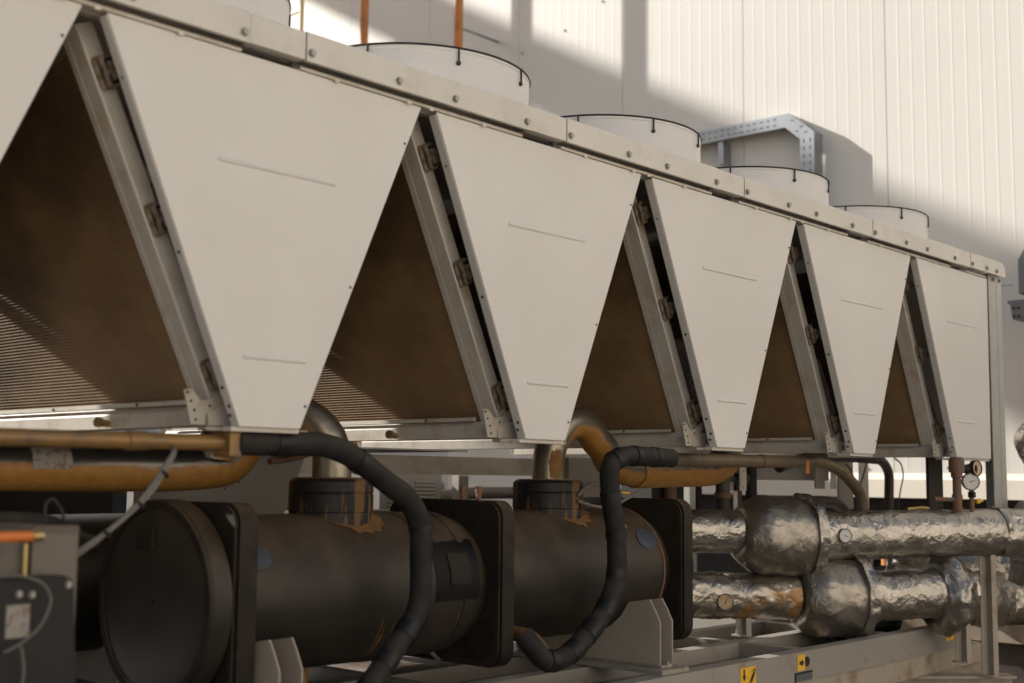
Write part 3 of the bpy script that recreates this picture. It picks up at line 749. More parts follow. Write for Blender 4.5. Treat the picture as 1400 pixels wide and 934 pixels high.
# ------------------------------------------------------------------ refrigerant pipes
t = thing('suction_pipe', 'thick ochre-stained steel pipe at left rising in a bend from the nearer collar', 'pipe', (1.21, YC, 1.6), 'thick refrigerant pipes over the vessel')
obj('riser_bend', tube([(1.21, YC, 1.585), (1.21, YC, 1.655)]+[(1.21-.17*(1-math.cos(R(a)))*.75, YC+.17*(1-math.cos(R(a)))*.95, 1.655+.17*math.sin(R(a))) for a in range(12, 169, 12)]+[(.955, .775, 1.66)], .0665, 32, 0), STEELU, t, 50)
lp = obj('level_run', tube([(-1.2, .8, 1.625), (.60, .8, 1.615), (.86, .8, 1.615), (1.06, .80, 1.635), (1.12, .8, 1.78)], .0735, 40, .14), STEEL, t, 50)
bm = bmesh.new(); G = []
for i in range(7):
    G.append([])
    for k in range(9):
        a = R(95+k*8.5+6); x = .275+.13*i/6
        G[-1].append(bm.verts.new((x, .8+.0765*math.cos(a+R(15)), 1.618+.0765*math.sin(a+R(15)))))
for i in range(6):
    for k in range(8): bm.faces.new((G[i][k], G[i+1][k], G[i+1][k+1], G[i][k+1]))
obj('paper_label', bm, LABELW, lp)
t = thing('discharge_pipe', 'thick ochre-stained steel pipe arching from the right collar to the right', 'pipe', (2.345, YC, 1.6), 'thick refrigerant pipes over the vessel')
obj('riser_bend', tube([(2.347, YC, 1.585), (2.347, YC, 1.655)]+[(2.347+.17*(1-math.cos(R(a))), YC, 1.655+.178*math.sin(R(a))) for a in range(12, 145, 12)]+[(2.70, YC, 1.735), (2.78, YC+.02, 1.665), (2.88, .48, 1.636), (3.0, .5, 1.633)], .066, 32, .03), STEELU, t, 50)
bm = bmesh.new(); G = []
for i in range(13):
    G.append([])
    for k in range(15):
        u, v = i/12*2-1, k/14*2-1; f_ = 1+.35*noise.noise((u*3, v*3, 5)); a = R(248+u*26*f_*math.sqrt(max(0, 1-v*v*.6)))
        G[-1].append(bm.verts.new((2.347+.0675*math.cos(a), YC+.0675*math.sin(a), 1.655+v*.055*f_)))
for i in range(12):
    for k in range(14): bm.faces.new((G[i][k], G[i+1][k], G[i+1][k+1], G[i][k+1]))
obj('ochre_crust', bm, RUSTSTAIN, t)
obj('level_run', tube([(2.99, .5, 1.633), (3.42, .5, 1.640), (3.62, .5, 1.645), (3.74, .5, 1.69), (3.80, .52, 1.80)], .076, 32, .14), STEEL, t, 50)

def hose(name, label_, pts, r, m, bend=.10, cat='hose', tapes=(), group=None, lumpy=.002):
    t = thing(name, label_, cat, pts[0], group)
    f = fillet([Vector(p) for p in pts], bend)
    h = obj('foam_sleeve' if m is HOSE else 'tube', tube(pts, r, 24, bend, step=.02, disp=(lambda p, u: lumpy*noise.noise(p*14)) if lumpy else None), m, t, 50)
    # seam line
    for (k, L_) in tapes:
        # tape wraps centred at fraction k of the path
        tot = [0]
        for a, b in zip(f, f[1:]): tot.append(tot[-1]+(b-a).length)
        tgt = k*tot[-1]; i = max(j for j in range(len(tot)) if tot[j] <= tgt); i = min(i, len(f)-2)
        p = f[i]+(f[i+1]-f[i]).normalized()*(tgt-tot[i]); d = (f[i+1]-f[i]).normalized()
        obj('tape_wrap', lathe([(-L_/2, r+.0005), (-L_/2, r+.003), (L_/2, r+.003), (L_/2, r+.0005)], p, d, 24), TAPE, t, 40)
    return t
hose('insulated_hose', 'black foam-insulated pipe crossing in front of the vessel nearer the camera',
     [(.53, .06, 1.690), (.85, .06, 1.695), (.95, .06, 1.668), (1.205, .06, 1.530), (1.262, .06, 1.45), (1.266, .06, 1.20), (1.225, .055, 1.14), (1.02, .04, .945), (.90, .06, .84)],
     .036, HOSE, .07, tapes=((.10, .05), (.30, .03), (.52, .02), (.74, .05), (.82, .045), (.90, .05)), group='black insulated hoses on the vessel')
hose('insulated_hose', 'black foam-insulated pipe hooking down in front of the far vessel section',
     [(2.655, .06, 1.684), (2.34, .06, 1.690), (2.245, .06, 1.655), (2.255, .06, 1.52), (2.292, .06, 1.40), (2.300, .06, 1.235), (2.24, .06, 1.12), (2.06, .06, .985), (1.965, .07, .945), (1.89, .075, .955), (1.862, .10, 1.0), (1.855, .14, 1.04)],
     .038, HOSE, .06, tapes=((.08, .03), (.17, .03), (.25, .05), (.36, .04), (.46, .03), (.56, .03), (.66, .06), (.74, .06), (.82, .05), (.9, .04)), group='black insulated hoses on the vessel')
def thin(name, lab, cat, pts, r, m, bend=.06, group=None, part='tube'):
    t = thing(name, lab, cat, pts[0], group); obj(part, tube(pts, r, 16, bend), m, t, 50); return t
t = thin('liquid_pipe', 'thin ochre pipe with a square end fitting at left, above the thick pipe', 'pipe', [(-.9, .1, 1.684), (.28, .1, 1.688), (.50, .08, 1.690)], .023, YELP)
obj('end_fitting', box(.495, .535, .035, .115, 1.650, 1.722, bev=.006), YELP, t)
obj('coupling', lathe([(-.03, .027), (.03, .027)], (.24, .1, 1.688), (1, 0, 0), 18), YELP, t, 40)
t = thin('liquid_pipe', 'olive-brown pipe bending down above the foil pipes', 'pipe', [(2.66, .12, 1.682), (3.04, .25, 1.683), (4.30, .3, 1.695), (4.52, .3, 1.66), (4.70, .3, 1.565), (4.765, .3, 1.50), (4.765, .3, 1.3)], .030, OLIVE, .09)
obj('tag', box(4.10, 4.135, .262, .27, 1.635, 1.70), ORANGE, t)
bm = lathe([(-.02, .033), (.02, .033)], (3.70, .275, 1.689), (1, .03, 0), 18); obj('coupling', bm, OLIVE, t, 40)
thin('drain_pipe', 'short rusty pipe under the shell beside the black hose', 'pipe', [(1.06, .42, .985), (1.06, .42, .84)], .035, RUSTSTAIN)
thin('drain_pipe', 'short rusty elbow under the far shell section', 'pipe', [(1.93, .30, 1.04), (1.925, .16, 1.03), (1.935, .12, .985), (1.945, .10, .955)], .022, RUSTSTAIN)
for lab_, pts, r, m in (
    ('dark insulated conduit arching down in front of the wall sill', [(4.75, .8, 1.67), (5.05, .8, 1.735), (5.60, .8, 1.745), (6.02, .8, 1.735), (6.12, .8, 1.66), (6.10, .8, 1.40)], .030, DKTUBE),
    ('dark insulated conduit running low behind the foil pipe', [(5.05, .9, 1.475), (5.45, .9, 1.475), (5.62, .9, 1.465), (5.78, .9, 1.36)], .035, DKTUBE),
    ('short upright black hose stub over the foil valve jacket', [(4.70, .95, 1.70), (4.70, .95, 1.50), (4.73, .95, 1.40)], .033, HOSE),
    ('horizontal brown hose joining the black hose stub', [(3.9, .97, 1.60), (4.68, .97, 1.605)], .035, DKTUBE)):
    thin('conduit', lab_, 'conduit', pts, r, m, .12)
t = thin('dark_tube', 'thin dark tube curving down behind the near insulated hose', 'tube', [(1.62, .9, 1.73), (1.50, .9, 1.69), (1.38, .9, 1.66), (1.25, .85, 1.65)], .012, RUSTPIPE)
# twin sensor cable
t = thing('twin_cable', 'pair of grey cables strapped together slanting from the thick pipe to the box', 'cable', (.3, 0, 1.67))
for d in (0, .012):
    obj('cable', tube([(.33, .06, 1.675-d*.2), (.297-d*.6, 0, 1.655), (.225-d, -.01, 1.549+d*.3), (.13-d*.4, -.01, 1.472-d*.2), (.035-d, 0, 1.400+d*.3), (-.1, .03, 1.33)], .0062, 8, .05), CABLEM, t, 50)
for p in ((.262, -.005, 1.60), (.19, -.01, 1.52), (.10, -.008, 1.448)): obj('cable_tie', lathe([(-.003, .015), (.003, .015)], p, (.6, 0, .7), 10), HOLE, t)
t = thing('wire_bundle', 'tangle of grey and yellow wires tied on top of the far shell section', 'wires', (2.62, .36, 1.49))
obj('wire', tube([(2.35, .3, 1.53), (2.42, .3, 1.575), (2.52, .3, 1.575), (2.60, .3, 1.54), (2.68, .3, 1.545)], .008, 8, .05), CABLEM, t)
obj('wire', tube([(2.35, .3, 1.51), (2.44, .28, 1.485), (2.56, .28, 1.485), (2.68, .28, 1.53), (2.78, .3, 1.55)], .007, 8, .05), CABLEM, t)
obj('wire', tube([(2.46, .3, 1.578), (2.54, .3, 1.572), (2.60, .3, 1.545), (2.68, .29, 1.54)], .0045, 6, .03), YELPL, t)
obj('wire', tube([(2.56, .28, 1.50), (2.54, .27, 1.46), (2.57, .26, 1.42), (2.60, .25, 1.40)], .012, 8, .03), RUSTSTAIN, t)
obj('connector', box(2.50, 2.57, .28, .31, 1.53, 1.555, bev=.006), YELPL, t)

# ------------------------------------------------------------------ foil-wrapped water pipes
def crumple(amp):
    # folded sheet: sharp creases from ridged noise at two sizes, stretched along and around the pipe
    def f(p, u):
        a = noise.fractal(p*6, 1.0, 2.0, 3)
        q = V(p.x*7+p.z*5, p.y*7-p.z*3, p.z*11)
        r1 = 1-abs(noise.noise(q*1.3))*2.6; r2 = 1-abs(noise.noise(V(p.x*26, p.y*26, p.z*9)+V(4, 1, 7)))*3.0
        r3 = abs(noise.noise(p*48))
        return amp*(.5*a+.42*max(r1, 0)+.22*max(r2, 0)-.2*r3)
    return f
DIR = Vector((.84, -.545, 0)).normalized()
up_ = thing('foil_pipe', 'upper foil-wrapped water pipe with a round thermometer, running to the right edge', 'pipe', (4.3, .25, 1.2), 'foil-wrapped water pipes')
obj('foil_wrap', tube([(3.45, .795, 1.35), (3.95, .47, 1.345)], .105, 56, 0, disp=crumple(.006), step=.012), FOIL, up_, 60, label='left end of the upper foil pipe')
obj('foil_wrap', tube([(4.20, .307, 1.318), (5.06, -.25, 1.340), (5.7, -.665, 1.350)], .120, 64, 0, disp=crumple(.006), step=.012), FOIL, up_, 60)
A0 = Vector((3.865, .524, 1.335))
def jacket(c0, L_, r0, r1, drop, name, par, m):
    def rad(u): return r0+(r1-r0)*min(1, u*3.2)**.6
    bm = tube([c0, c0+DIR*L_*.5+V(0, 0, -drop*.5), c0+DIR*L_+V(0, 0, -drop)], r0, 64, 0, radf=rad, disp=crumple(.009), step=.012)
    return obj(name, bm, m, par, 60)
jk = jacket(A0, .36, .105, .195, .022, 'valve_jacket', up_, FOILD)
c = A0+DIR*.36+V(0, 0, -.022)
def ringy(c, r, ri, th, par, m=CREAMF):
    bm = tube([c+DIR*(-.01), c+DIR*th*.5, c+DIR*(th)], r, 64, 0, disp=crumple(.024), step=.008)
    return obj('jacket_collar', bm, FOIL, par, 60)
ringy(c, .212, .12, .045, up_)
obj('cone_wrap', tube([c+DIR*.03, c+DIR*.15+V(0, 0, .01)], .17, 56, 0, radf=lambda u: .140-.014*u**.6, disp=crumple(.006), step=.012), FOIL, up_, 60)
# ridge bands on upper pipe at the right
for k, px in enumerate(((5.14, -.302, 1.341), (5.27, -.386, 1.342), (5.44, -.497, 1.345))):
    obj('foil_band', tube([Vector(px)-DIR*(.05-.01*k), Vector(px)+DIR*.05], .123, 56, 0, disp=crumple(.024), step=.008), FOIL, up_, 60)
n_front = Vector((-.545, -.84, 0))
def gauge(c, ax, r, par, dial=DIAL, case=CASEM, ang=35):
    ax = Vector(ax).normalized(); g = obj('gauge_case', lathe([(0, r*.9), (.0, r), (.022, r), (.026, r*.93), (.020, r*.86), (.018, .001)], c, ax, 28), case, par, 40)
    cc = Vector(c)+ax*.0195; obj('dial_face', lathe([(0, r*.86), (.001, r*.85)], cc, ax, 28), dial, g)
    u = ax.cross(V(0, 0, 1)).normalized(); v = u.cross(ax); a = R(ang); d = u*math.cos(a)+v*math.sin(a); e = u*-math.sin(a)+v*math.cos(a)
    bm = bmesh.new(); k = cc+ax*.003; vs = [bm.verts.new(k+d*r*.7), bm.verts.new(k-d*r*.2+e*r*.06), bm.verts.new(k-d*r*.2-e*r*.06)]; bm.faces.new(vs); obj('needle', bm, INK, g)
    bm = bmesh.new()
    for j in range(11):
        aa = R(-45+27*j); dd = u*math.cos(aa)+v*math.sin(aa); ee = u*-math.sin(aa)+v*math.cos(aa)
        k = cc+ax*.0016; vs = [bm.verts.new(k+dd*r*s+ee*r*q) for s, q in ((.66, -.02), (.78, -.02), (.78, .02), (.66, .02))]; bm.faces.new(vs)
    obj('scale_marks', bm, INK, g)
    return g
cg = Vector((4.305, .239, 1.329))+Vector((-.545, -.84, 0)).normalized()*.122
tg = thing('thermometer', 'small round dial thermometer set in the upper foil pipe beside the jacket', 'thermometer', cg)
gauge(cg, (-.60, -.80, .02), .036, tg, ang=200)

lo_ = thing('foil_pipe', 'lower foil-wrapped water pipe with rust-stained left end, resting on short posts', 'pipe', (4.3, .15, .9), 'foil-wrapped water pipes')
obj('foil_wrap', tube([(3.45, .795, 1.05), (3.75, .60, 1.035), (4.12, .358, 1.02)], .108, 56, 0, disp=crumple(.012), step=.012), FOILR, lo_, 60, label='rust-stained left end of the lower foil pipe')
A1 = Vector((4.13, .352, 1.020))
jacket(A1, .31, .12, .192, .006, 'valve_jacket', lo_, FOILD)
c = A1+DIR*.31
ringy(c, .208, .12, .045, lo_)
obj('cone_wrap', tube([c+DIR*.03, c+DIR*.13], .16, 56, 0, radf=lambda u: .145-.014*u**.6, disp=crumple(.006), step=.012), FOIL, lo_, 60)
obj('foil_wrap', tube([(4.46, .138, 1.018), (4.95, -.18, 1.036)], .124, 64, 0, disp=crumple(.007), step=.012), FOIL, lo_, 60)
obj('foil_wrap', tube([(4.80, -.06, 1.02), (4.935, -.15, 1.02)], .165, 64, 0, radf=lambda u: .15+.045*math.sin(u*3.1), disp=crumple(.035), step=.010), FOIL, lo_, 60)
obj('foil_elbow', tube([(4.93, .06, 1.05), (5.12, .02, 1.03), (5.35, -.02, .96), (5.6, -.05, .95)], .14, 56, .12, disp=crumple(.025), step=.012), FOIL, lo_, 60)
cg = Vector((3.79, .573, 1.014))+Vector((-.66, -.75, 0)).normalized()*.112
tg = thing('thermometer', 'round thermometer crusted with rust on the lower foil pipe', 'thermometer', cg)
gauge(cg-Vector((-.66, -.75, 0)).normalized()*.004, (-.85, -.52, .02), .040, tg, dial=DIALY, ang=120)
# foil bundles at the right, behind the posts
fb = thing('foil_valve_bundle', 'heap of crumpled foil-wrapped valves behind the tall support post', 'valve', (5.5, .1, .8))
for pts, r in ((((5.5, .35, 1.15), (5.55, .1, 1.12), (5.7, -.05, 1.1)), .15), (((5.9, .2, 1.10), (5.95, -.2, 1.12)), .16), (((5.3, .3, 1.2), (5.4, .35, .9)), .11), (((6.0, -.1, 1.2), (6.05, -.15, .95)), .10), (((5.7, 0, .93), (6.2, -.35, .90)), .14)):
    obj('foil_wrap', tube(pts, r, 48, .1, disp=crumple(.03), step=.012), FOIL, fb, 60)
obj('grey_bar', box(5.5, 5.515, -.75, -.2, 1.12, 1.145), GALV, fb)
fe = thing('foil_elbow', 'crumpled foil-wrapped pipe elbow hanging at the right edge against the wall', 'pipe', (6.6, -.1, 1.7))
obj('foil_wrap', tube([(6.55, .16, 1.87), (6.58, .06, 1.86), (6.62, -.10, 1.74), (6.7, -.35, 1.5)], .11, 48, .1, radf=lambda u: .125*min(1, (u+.004)*9)**.5, disp=crumple(.03), step=.012), FOIL, fe, 60)
fe = thing('foil_pipe', 'low foil-wrapped pipe end peeping over the upper foil pipe at the right edge', 'pipe', (6.2, -.2, 1.3))
obj('foil_wrap', tube([(5.9, -.12, 1.42), (6.5, -.5, 1.45)], .07, 40, 0, disp=crumple(.012), step=.014), FOIL, fe, 60)

t = thing('shade_cabinet', 'pale grey cabinet before the wall, added tall to cast shade on it', 'cabinet', (6.7, 4.7, 0))  # pale cabinet added as a sun blocker for the lower wall
obj('body', box(6.5, 6.95, 4.2, 5.2, .1, 2.9, bev=.01), SILLM, t); obj('base', box(6.48, 6.97, 4.18, 5.22, 0, .098), DARK, t)
obj('sun_block_plate', box(-1.3, .94, .62, 2.14, 1.700, 1.706), GREYP, ch); obj('sun_block_plate', box(1.30, 2.05, .62, 1.75, 1.700, 1.706), GREYP, ch)  # plates added to keep the sun off the vessel cap and flanges
# gauge assembly
ga = thing('pressure_gauge_riser', 'rusty upright pipe with two pressure gauges standing on the upper foil pipe', 'gauge', (4.92, -.16, 1.45))
obj('riser', lathe([(0, .030), (.03, .030), (.03, .024), (.07, .024), (.07, .027), (.10, .027), (.10, .022), (.185, .022), (.19, .030), (.215, .030), (.215, .040), (.285, .040), (.285, .034), (.295, .030)], (4.918, -.158, 1.435), (0, 0, 1), 20), RUSTPIPE, ga, 40)
obj('drain_valve', tube([(4.90, -.15, 1.508), (4.80, -.085, 1.512)], .012, 10, 0), RUSTPIPE, ga)
ax = (-.75, -.62, 0)
gauge((4.985, -.20, 1.603), ax, .046, ga, ang=160)
gauge((5.00, -.215, 1.672), (-.2, -.97, .05), .042, ga, dial=DIALY, case=BLACKP, ang=90)
obj('coupling', lathe([(0, .02), (.05, .03), (.07, .034)], (4.945, -.175, 1.668), (.8, -.55, 0), 16), BLACKP, ga, 40)
obj('stem', tube([(4.99, -.205, 1.43), (4.99, -.205, 1.56)], .013, 10, 0), RUSTPIPE, ga)
obj('yellow_cap', lathe([(0, .012), (.02, .014), (.022, .008), (.04, .006)], (5.02, -.215, 1.50), (.8, -.55, .1), 12), YELPL, ga)
obj('union', box(4.975, 5.01, -.22, -.19, 1.52, 1.55, bev=.004), BLACKP, ga)
# dark door panel behind the gauges
pd = thing('dark_end_cover', 'dark narrow cover plate behind the pressure gauges, beside the end post', 'panel', (5.75, .3, 1.4))
obj('plate', box(5.60, 5.79, .30, .32, 1.30, 1.80), DARK, pd)
t = thing('brass_fitting', 'small brass and copper fitting poking above the upper foil pipe', 'fitting', (4.75, .1, 1.45))
obj('body', tube([(4.88, .10, 1.452), (4.95, .05, 1.46), (4.98, .03, 1.455)], .011, 12, .03), BRASS, t)
t = thing('dark_gap_body', 'dark body added to blacken the gap under the lower foil pipe', 'valve', (4.8, .25, .77))  # added dark filler that blackens the gap beneath the foil jackets
obj('body', lathe([(0, .06), (.02, .09), (.10, .09), (.14, .06), (.40, .06), (.44, .085), (.50, .085)], (4.45, .26, .86), (1, 0, 0), 20), BLACKP, t, 40)
obj('foot', box(4.5, 4.95, .2, .32, .769, .80), DARK, t)
# yellow caps under the upper pipe
t = thing('valve_cap_row', 'row of yellow and orange valve caps glimpsed between the two foil pipes', 'valve', (5.1, .5, 1.1))
for k, (x, m) in enumerate(((4.86, YELPL), (4.98, BLUE), (5.08, RUSTPIPE), (5.2, BLACKP), (5.34, ORANGE))):
    obj('cap', lathe([(0, .03), (.10, .03), (.12, .02)], (x, .45, 1.12), (0, 0, 1), 14), m, t, 40)

# ------------------------------------------------------------------ supports and sleepers
def upright(label_, x, y, z0, z1, wv=.036, m=CREAMC):
    t = thing('support_post', label_, 'post', (x, y, z0), 'steel posts holding the foil pipes')
    # steel angle: broad web and lit narrow flange
    ax = DIR; n = n_front.normalized(); o = Vector((x, y, 0))
    bm = bmesh.new()
    def bar(a0, a1, b0, b1):
        q = []
        for z in (z0, z1):
            for a, b in ((a0, b0), (a1, b0), (a1, b1), (a0, b1)): p = o+ax*a+n*b; q.append(bm.verts.new((p.x, p.y, z)))
        for f in ((3, 2, 1, 0), (4, 5, 6, 7), (0, 1, 5, 4), (1, 2, 6, 5), (2, 3, 7, 6), (3, 0, 4, 7)): bm.faces.new([q[k] for k in f])
    bar(-wv, wv*.1, 0, .006); bar(wv*.12, wv, .0, .05)
    obj('upright', bm, m, t)
    bm = bmesh.new(); lathe([(0, wv*1.7), (.008, wv*1.7)], (x, y, z0), (0, 0, 1), 4, bm); obj('foot_plate', bm, m, t)
upright('tall cream steel post under the upper foil pipe near the right edge', 5.045, -.24, .605, 1.225, .033)
upright('shorter cream steel post under the lower foil pipe left of the tall post', 4.95, -.14, .672, .92, .030)
upright('stubby grey steel post under the rust-stained end of the lower foil pipe', 3.868, .50, .84, .93, .03, SKID)
def sleeper(label_, x0, y0, x1, y1, z1, h, wd):
    t = thing('sleeper_beam', label_, 'beam', ((x0+x1)/2, (y0+y1)/2, z1-h), 'cream steel sleeper beams under the skid')
    a = Vector((x0, y0, 0)); b = Vector((x1, y1, 0)); d = (b-a).normalized(); n = Vector((d.y, -d.x, 0)); 
    if n.y > 0: n = -n
    prof = [(0, 0), (wd, 0), (wd, .012), (wd*.56, .012), (wd*.56, h-.012), (wd, h-.012), (wd, h), (0, h), (0, h-.012), (wd*.44, h-.012), (wd*.44, .012), (0, .012)]
    bm = bmesh.new(); A, B = [], []
    for (p, q) in prof:
        for lst, c in ((A, a), (B, b)): v = c-n*p; lst.append(bm.verts.new((v.x, v.y, z1-h+q)))
    k = len(prof)
    for i in range(k): bm.faces.new((A[i], A[(i+1) % k], B[(i+1) % k], B[i]))
    bm.faces.new(A[::-1]); bm.faces.new(B); obj('beam', bm, CREAMC, t)
sleeper('long cream sleeper beam in front, under the tall post', 4.15, .62, 5.15, -.35, .602, .14, .12)
sleeper('cream sleeper beam behind, meeting the skid end', 4.75, .75, 5.65, -.05, .672, .16, .12)
sleeper('cream sleeper beam lowest at the bottom right corner', 4.35, -.25, 5.6, -1.1, .46, .2, .12)
sleeper('cream sleeper beam crossing under the middle of the skid', 2.6, 2.3, 2.6, -.05, .704, .12, .12)
sleeper('cream sleeper beam crossing under the left of the skid', .2, 2.3, .2, -.05, .704, .12, .12)
t = thing('concrete_plinth', 'low concrete plinth under the sleepers', 'plinth', (2.6, 1.0, 0)); obj('block', box(-1.5, 5.6, .35, 2.5, 0, .46), CONC, t)
t = thing('far_base_block', 'cream equipment base behind the right-hand posts', 'base', (6.3, .5, 0))
obj('block', box(5.78, 6.9, -.6, 1.4, 0, .70), CONC, t); obj('rim', box(5.70, 5.76, -.75, 1.45, .70, .80), CREAMC, t); obj('top_plate', box(5.765, 6.95, -.75, 1.45, .78, .80), SKID, t)
for yy in (-.5, .1, .8): obj('stiffener', box(5.775, 5.779, yy, yy+.10, .10, .69), CREAMC, t)

# ------------------------------------------------------------------ things under the chiller behind
def cabinet(label_, x, y, z0, w_, h, m=GREYCAB):
    t = thing('louvred_cabinet', label_, 'cabinet', (x+w_/2, y, z0), 'grey louvred cabinets behind the vessel')
    obj('body', box(x, x+w_, y, y+.3, z0, z0+h), m, t)
    for c0 in (x+w_*.12, x+w_*.56):
        l0 = None
        for k in range(int((h-.06)/.022)):
            z = z0+.03+k*.022
            bm = prism([(y-.010, z), (y-.002, z+.012), (y-.0005, z+.012), (y-.0005, z)], 'x', c0, c0+w_*.32)
            obj('louvre', bm, m, t)
cabinet('grey louvred cabinet behind the vessel, between the hoses', 3.20, 2.42, 1.25, .48, .37)
cabinet('grey louvred cabinet half hidden behind the rust-streaked collar', 2.40, 2.42, 1.25, .46, .37)
# dark clutter in the shade behind the vessels
for lab_, pts, r in (
    ('dark pipe running level behind the vessels, under the rear beam', [(.2, 2.55, 1.53), (2.6, 2.55, 1.53), (2.9, 2.6, 1.42)], .035),
    ('dark upright pipe between the two louvred cabinets', [(3.02, 2.5, .9), (3.02, 2.5, 1.62)], .03),
    ('dark pipe with an elbow right of the louvred cabinets', [(3.85, 2.7, .9), (3.85, 2.7, 1.47), (4.3, 2.75, 1.50), (5.6, 2.9, 1.50)], .04),
    ('thin dark conduit slanting across the louvred cabinet', [(3.12, 2.36, 1.64), (3.26, 2.36, 1.52), (3.36, 2.36, 1.40)], .009)):
    thin('rear_pipe', lab_, 'pipe', pts, r, DKTUBE, .08)
t = thing('flow_switch', 'small dark switch box with a cable in the shade behind the middle flange', 'switch', (4.0, 2.9, 1.5))
obj('case', box(3.98, 4.16, 2.9, 3.0, 1.545, 1.64, bev=.01), BLACKP, t); obj('cable', tube([(4.07, 2.9, 1.54), (4.10, 2.88, 1.50), (4.3, 2.86, 1.52), (4.6, 2.86, 1.48)], .012, 8, .05), CABLEM, t)
# grey mounting plates above the first flange
t = thing('mounting_bracket', 'grey perforated mounting bracket with a slanted edge above the first flange', 'bracket', (1.5, 1.3, 1.45))
obj('plate', prism([(1.33, 1.70), (1.765, 1.70), (1.765, 1.66), (1.66, 1.42), (1.33, 1.42)], 'y', 1.3, 1.306), GREYP, t)
obj('plate', box(1.0, 1.328, 1.295, 1.30, 1.42, 1.70), GREYP, t)
for x, z in ((1.30, 1.60), (1.30, 1.57), (1.37, 1.60), (1.37, 1.57), (1.37, 1.545), (1.24, 1.57), (1.44, 1.57)): put('screw', screwh, (x, 1.294, z), t)
put('bolt', rb, (1.62, 1.294, 1.655), t)
t = thing('mounting_bracket', 'grey perforated mounting bracket above the third flange', 'bracket', (3.6, 1.3, 1.45))
obj('plate', box(3.35, 3.53, 1.3, 1.306, 1.45, 1.62), GREYP, t)
obj('plate', prism([(3.533, 1.62), (3.80, 1.62), (3.76, 1.50), (3.70, 1.45), (3.533, 1.45)], 'y', 1.3, 1.306), GREYP, t)
for x, z in ((3.45, 1.575), (3.50, 1.575), (3.58, 1.575), (3.65, 1.575), (3.50, 1.54), (3.58, 1.54)): put('screw', screwh, (x, 1.294, z), t)
# hanging strap plates at the right, under the coil base
for lab_, x, y, z0, z1, wd in (('cream drop bracket left of the black hose stub', 4.40, .9, 1.54, 1.70, .17), ('cream drop bracket right of the black hose stub', 5.42, .9, 1.55, 1.72, .19), ('tall cream hanger plate beside the bending conduit', 5.80, .95, 1.42, 1.75, .33)):
    t = thing('drop_bracket', lab_, 'bracket', (x, y, z0), 'cream hanger brackets under the chiller')
    obj('plate', box(x+wd*.62, x+wd, y, y+.006, z0, z1), PAINTD, t)
    obj('web', box(x, x+wd*.6, y+.04, y+.05, z0, z1), GREYP, t)
    for z in (z0+.02, z1-.05): put('screw', screwh, (x+wd*.8, y-.0005, z), t)
t = thing('loose_wires', 'thin black wires drooping beside the bending olive pipe', 'wires', (5.65, .8, 1.45))
for w_ in ([(5.50, .78, 1.70), (5.553, .78, 1.678), (5.625, .78, 1.59), (5.62, .78, 1.43)], [(5.77, .78, 1.74), (5.764, .78, 1.70), (5.70, .78, 1.60), (5.61, .78, 1.456)], [(6.15, .78, 1.75), (6.251, .78, 1.72), (6.285, .78, 1.64), (6.22, .78, 1.52), (6.18, .78, 1.40)]):
    obj('wire', tube(w_, .005, 6, .05), INK, t)
t = thing('brown_riser', 'short dark brown pipe standing behind the left end of the upper foil pipe', 'pipe', (4.36, .92, 1.35))
obj('tube', tube([(4.36, .92, 1.30), (4.36, .92, 1.64)], .040, 16, 0), DKTUBE, t, 40); obj('collar', lathe([(0, .048), (.03, .048)], (4.36, .92, 1.50), (0, 0, 1), 16), RUSTPIPE, t, 40)
t = thing('hanger_strap', 'narrow cream strap hanging below the drop bracket by the brown pipe', 'strap', (4.5, .93, 1.35)); obj('strap', box(4.485, 4.525, .93, .935, 1.33, 1.54), PAINTD, t); obj('rod', box(4.57, 4.62, .96, .99, 1.33, 1.60), DKTUBE, t)
# control conduit box parts under the far bays
t = thing('terminal_box', 'dark terminal box with pipes beneath the fourth coil bay', 'box', (4.1, 1.1, 1.4)); obj('box', box(3.95, 4.25, 1.1, 1.3, 1.33, 1.60), DARK, t)
obj('pipe', tube([(4.05, 1.05, 1.32), (4.05, 1.05, 1.62)], .035, 14, 0), RUSTPIPE, t); obj('pipe', tube([(4.32, 1.05, 1.32), (4.32, 1.05, 1.62)], .018, 14, 0), DARK, t)
t = thing('dark_pump', 'blurred blue-grey pump motor on the ground behind the vessel', 'pump', (4.3, 3.4, 1.2))
obj('motor', lathe([(0, .08), (.02, .12), (.25, .12), (.28, .07)], (4.25, 3.3, 1.56), (1, .2, 0), 24), GALV, t, 40)
obj('stand', box(4.15, 4.6, 3.2, 3.5, 1.3, 1.44), BUILD, t)
# dark back equipment on left
t = thing('switch_enclosure', 'dark brown electrical enclosure in the shade at the far left, behind the pipe', 'enclosure', (.9, 2.2, 1.0))
obj('case', box(.05, 1.3, 2.0, 2.15, .84, 1.60), DARK, t); obj('door', box(.35, .75, 1.98, 1.998, .90, 1.53), BLACKP, t)
obj('panel', box(-.5, .04, 1.6, 1.62, 1.2, 1.62), GREYP, t)

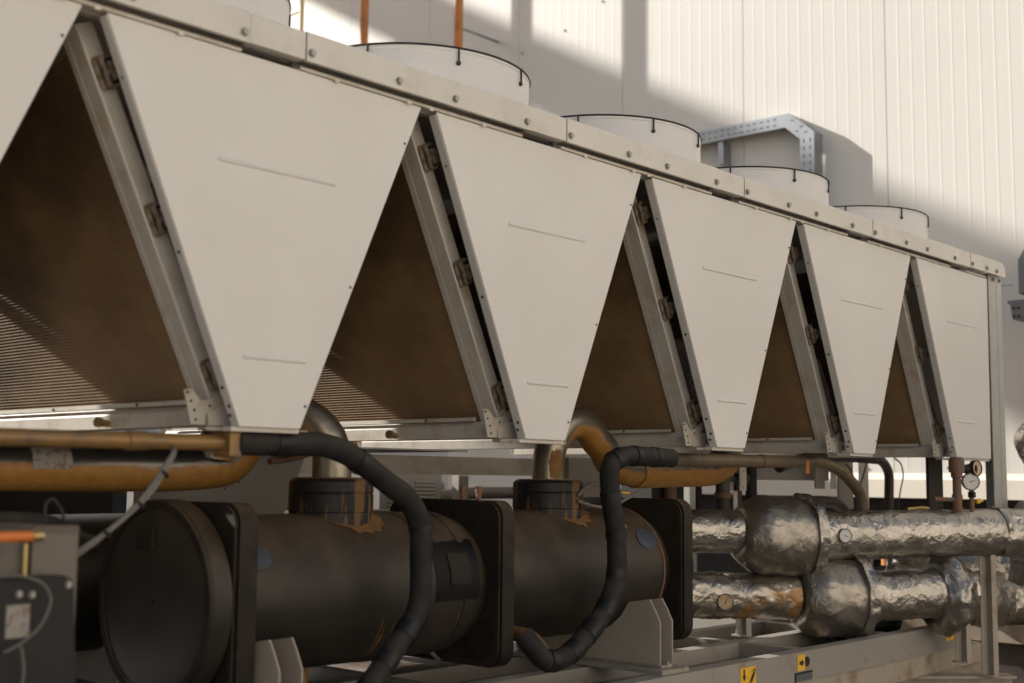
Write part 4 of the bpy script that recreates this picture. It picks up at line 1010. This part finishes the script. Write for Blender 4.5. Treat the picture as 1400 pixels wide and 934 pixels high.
# ------------------------------------------------------------------ control box at the left
t = thing('valve_control_box', 'grey metal box with ridged top edge at the lower left corner', 'control box', (-.15, -.1, 1.0))
obj('case', box(-.196, -.082, -.20, .10, .95, 1.478, bev=.006), BOXM, t)
obj('case_side', box(-.5, -.198, -.165, .08, .95, 1.470, bev=.004), BOXM, t)
rm = None
for k in range(16):
    z = 1.479; x = -.192+k*.0068
    bm = box(x, x+.0035, -.2025, -.18, 1.462, 1.4805)
    obj('ridge', bm, BOXM, t)
t = thing('orange_valve_handle', 'orange tubular handle with brass end sticking in at the left edge', 'handle', (-.3, -.24, 1.46))
obj('grip', tube([(-.5, -.25, 1.458), (-.225, -.25, 1.461)], .012, 14, 0), HANDLE, t, 40)
obj('end_nut', tube([(-.2245, -.25, 1.461), (-.20, -.25, 1.461)], .013, 10, 0), BRASS, t, 40)
obj('stem', tube([(-.235, -.245, 1.445), (-.235, -.245, 1.36)], .006, 10, 0), BRASS, t, 40)
t = thing('black_actuator', 'black plastic actuator with bolts, ringed by a grey cable, lower left corner', 'actuator', (-.25, -.3, .9))
pts = [(-.6, 1.378), (-.15, 1.372), (-.132, 1.362), (-.126, 1.34), (-.108, 1.10), (-.104, .9), (-.6, .9)]
obj('cover', prism(pts, 'y', -.27, -.215, bev=.006), BLACKP, t)
for x, z in ((-.143, 1.352), (-.258, 1.338), (-.228, 1.335), (-.19, 1.13), (-.16, 1.128), (-.22, 1.128)): put('bolt', boltmesh('bolt', .006, .006, (0, -1, 0), BOLT), (x, -.2705, z), t)
obj('grey_cable', tube([(-.5, -.30, 1.375), (-.27, -.30, 1.382), (-.215, -.30, 1.36), (-.195, -.30, 1.325), (-.215, -.30, 1.27), (-.262, -.30, 1.235), (-.30, -.30, 1.22)], .0026, 8, .03), CABLEM, t)
obj('grey_cable', tube([(-.262, -.30, 1.23), (-.25, -.30, 1.17), (-.27, -.30, 1.10)], .0026, 8, .03), CABLEM, t)
obj('rating_label', box(-.285, -.232, -.2725, -.2705, 1.245, 1.315), LABELW, t)
t = thing('black_hose', 'black hose sagging behind the ridged box at left', 'hose', (-.1, .2, 1.5))
obj('tube', tube([(-.7, .2, 1.46), (-.3, .2, 1.49), (.05, .2, 1.475), (.16, .3, 1.44), (.3, .4, 1.40)], .022, 12, .1), HOSE, t)
obj('wire_loop', tube([(-.06, .0, 1.48), (-.065, .0, 1.525), (-.045, .0, 1.54), (-.02, .0, 1.51), (-.01, .0, 1.48)], .004, 8, .02), INK, t)
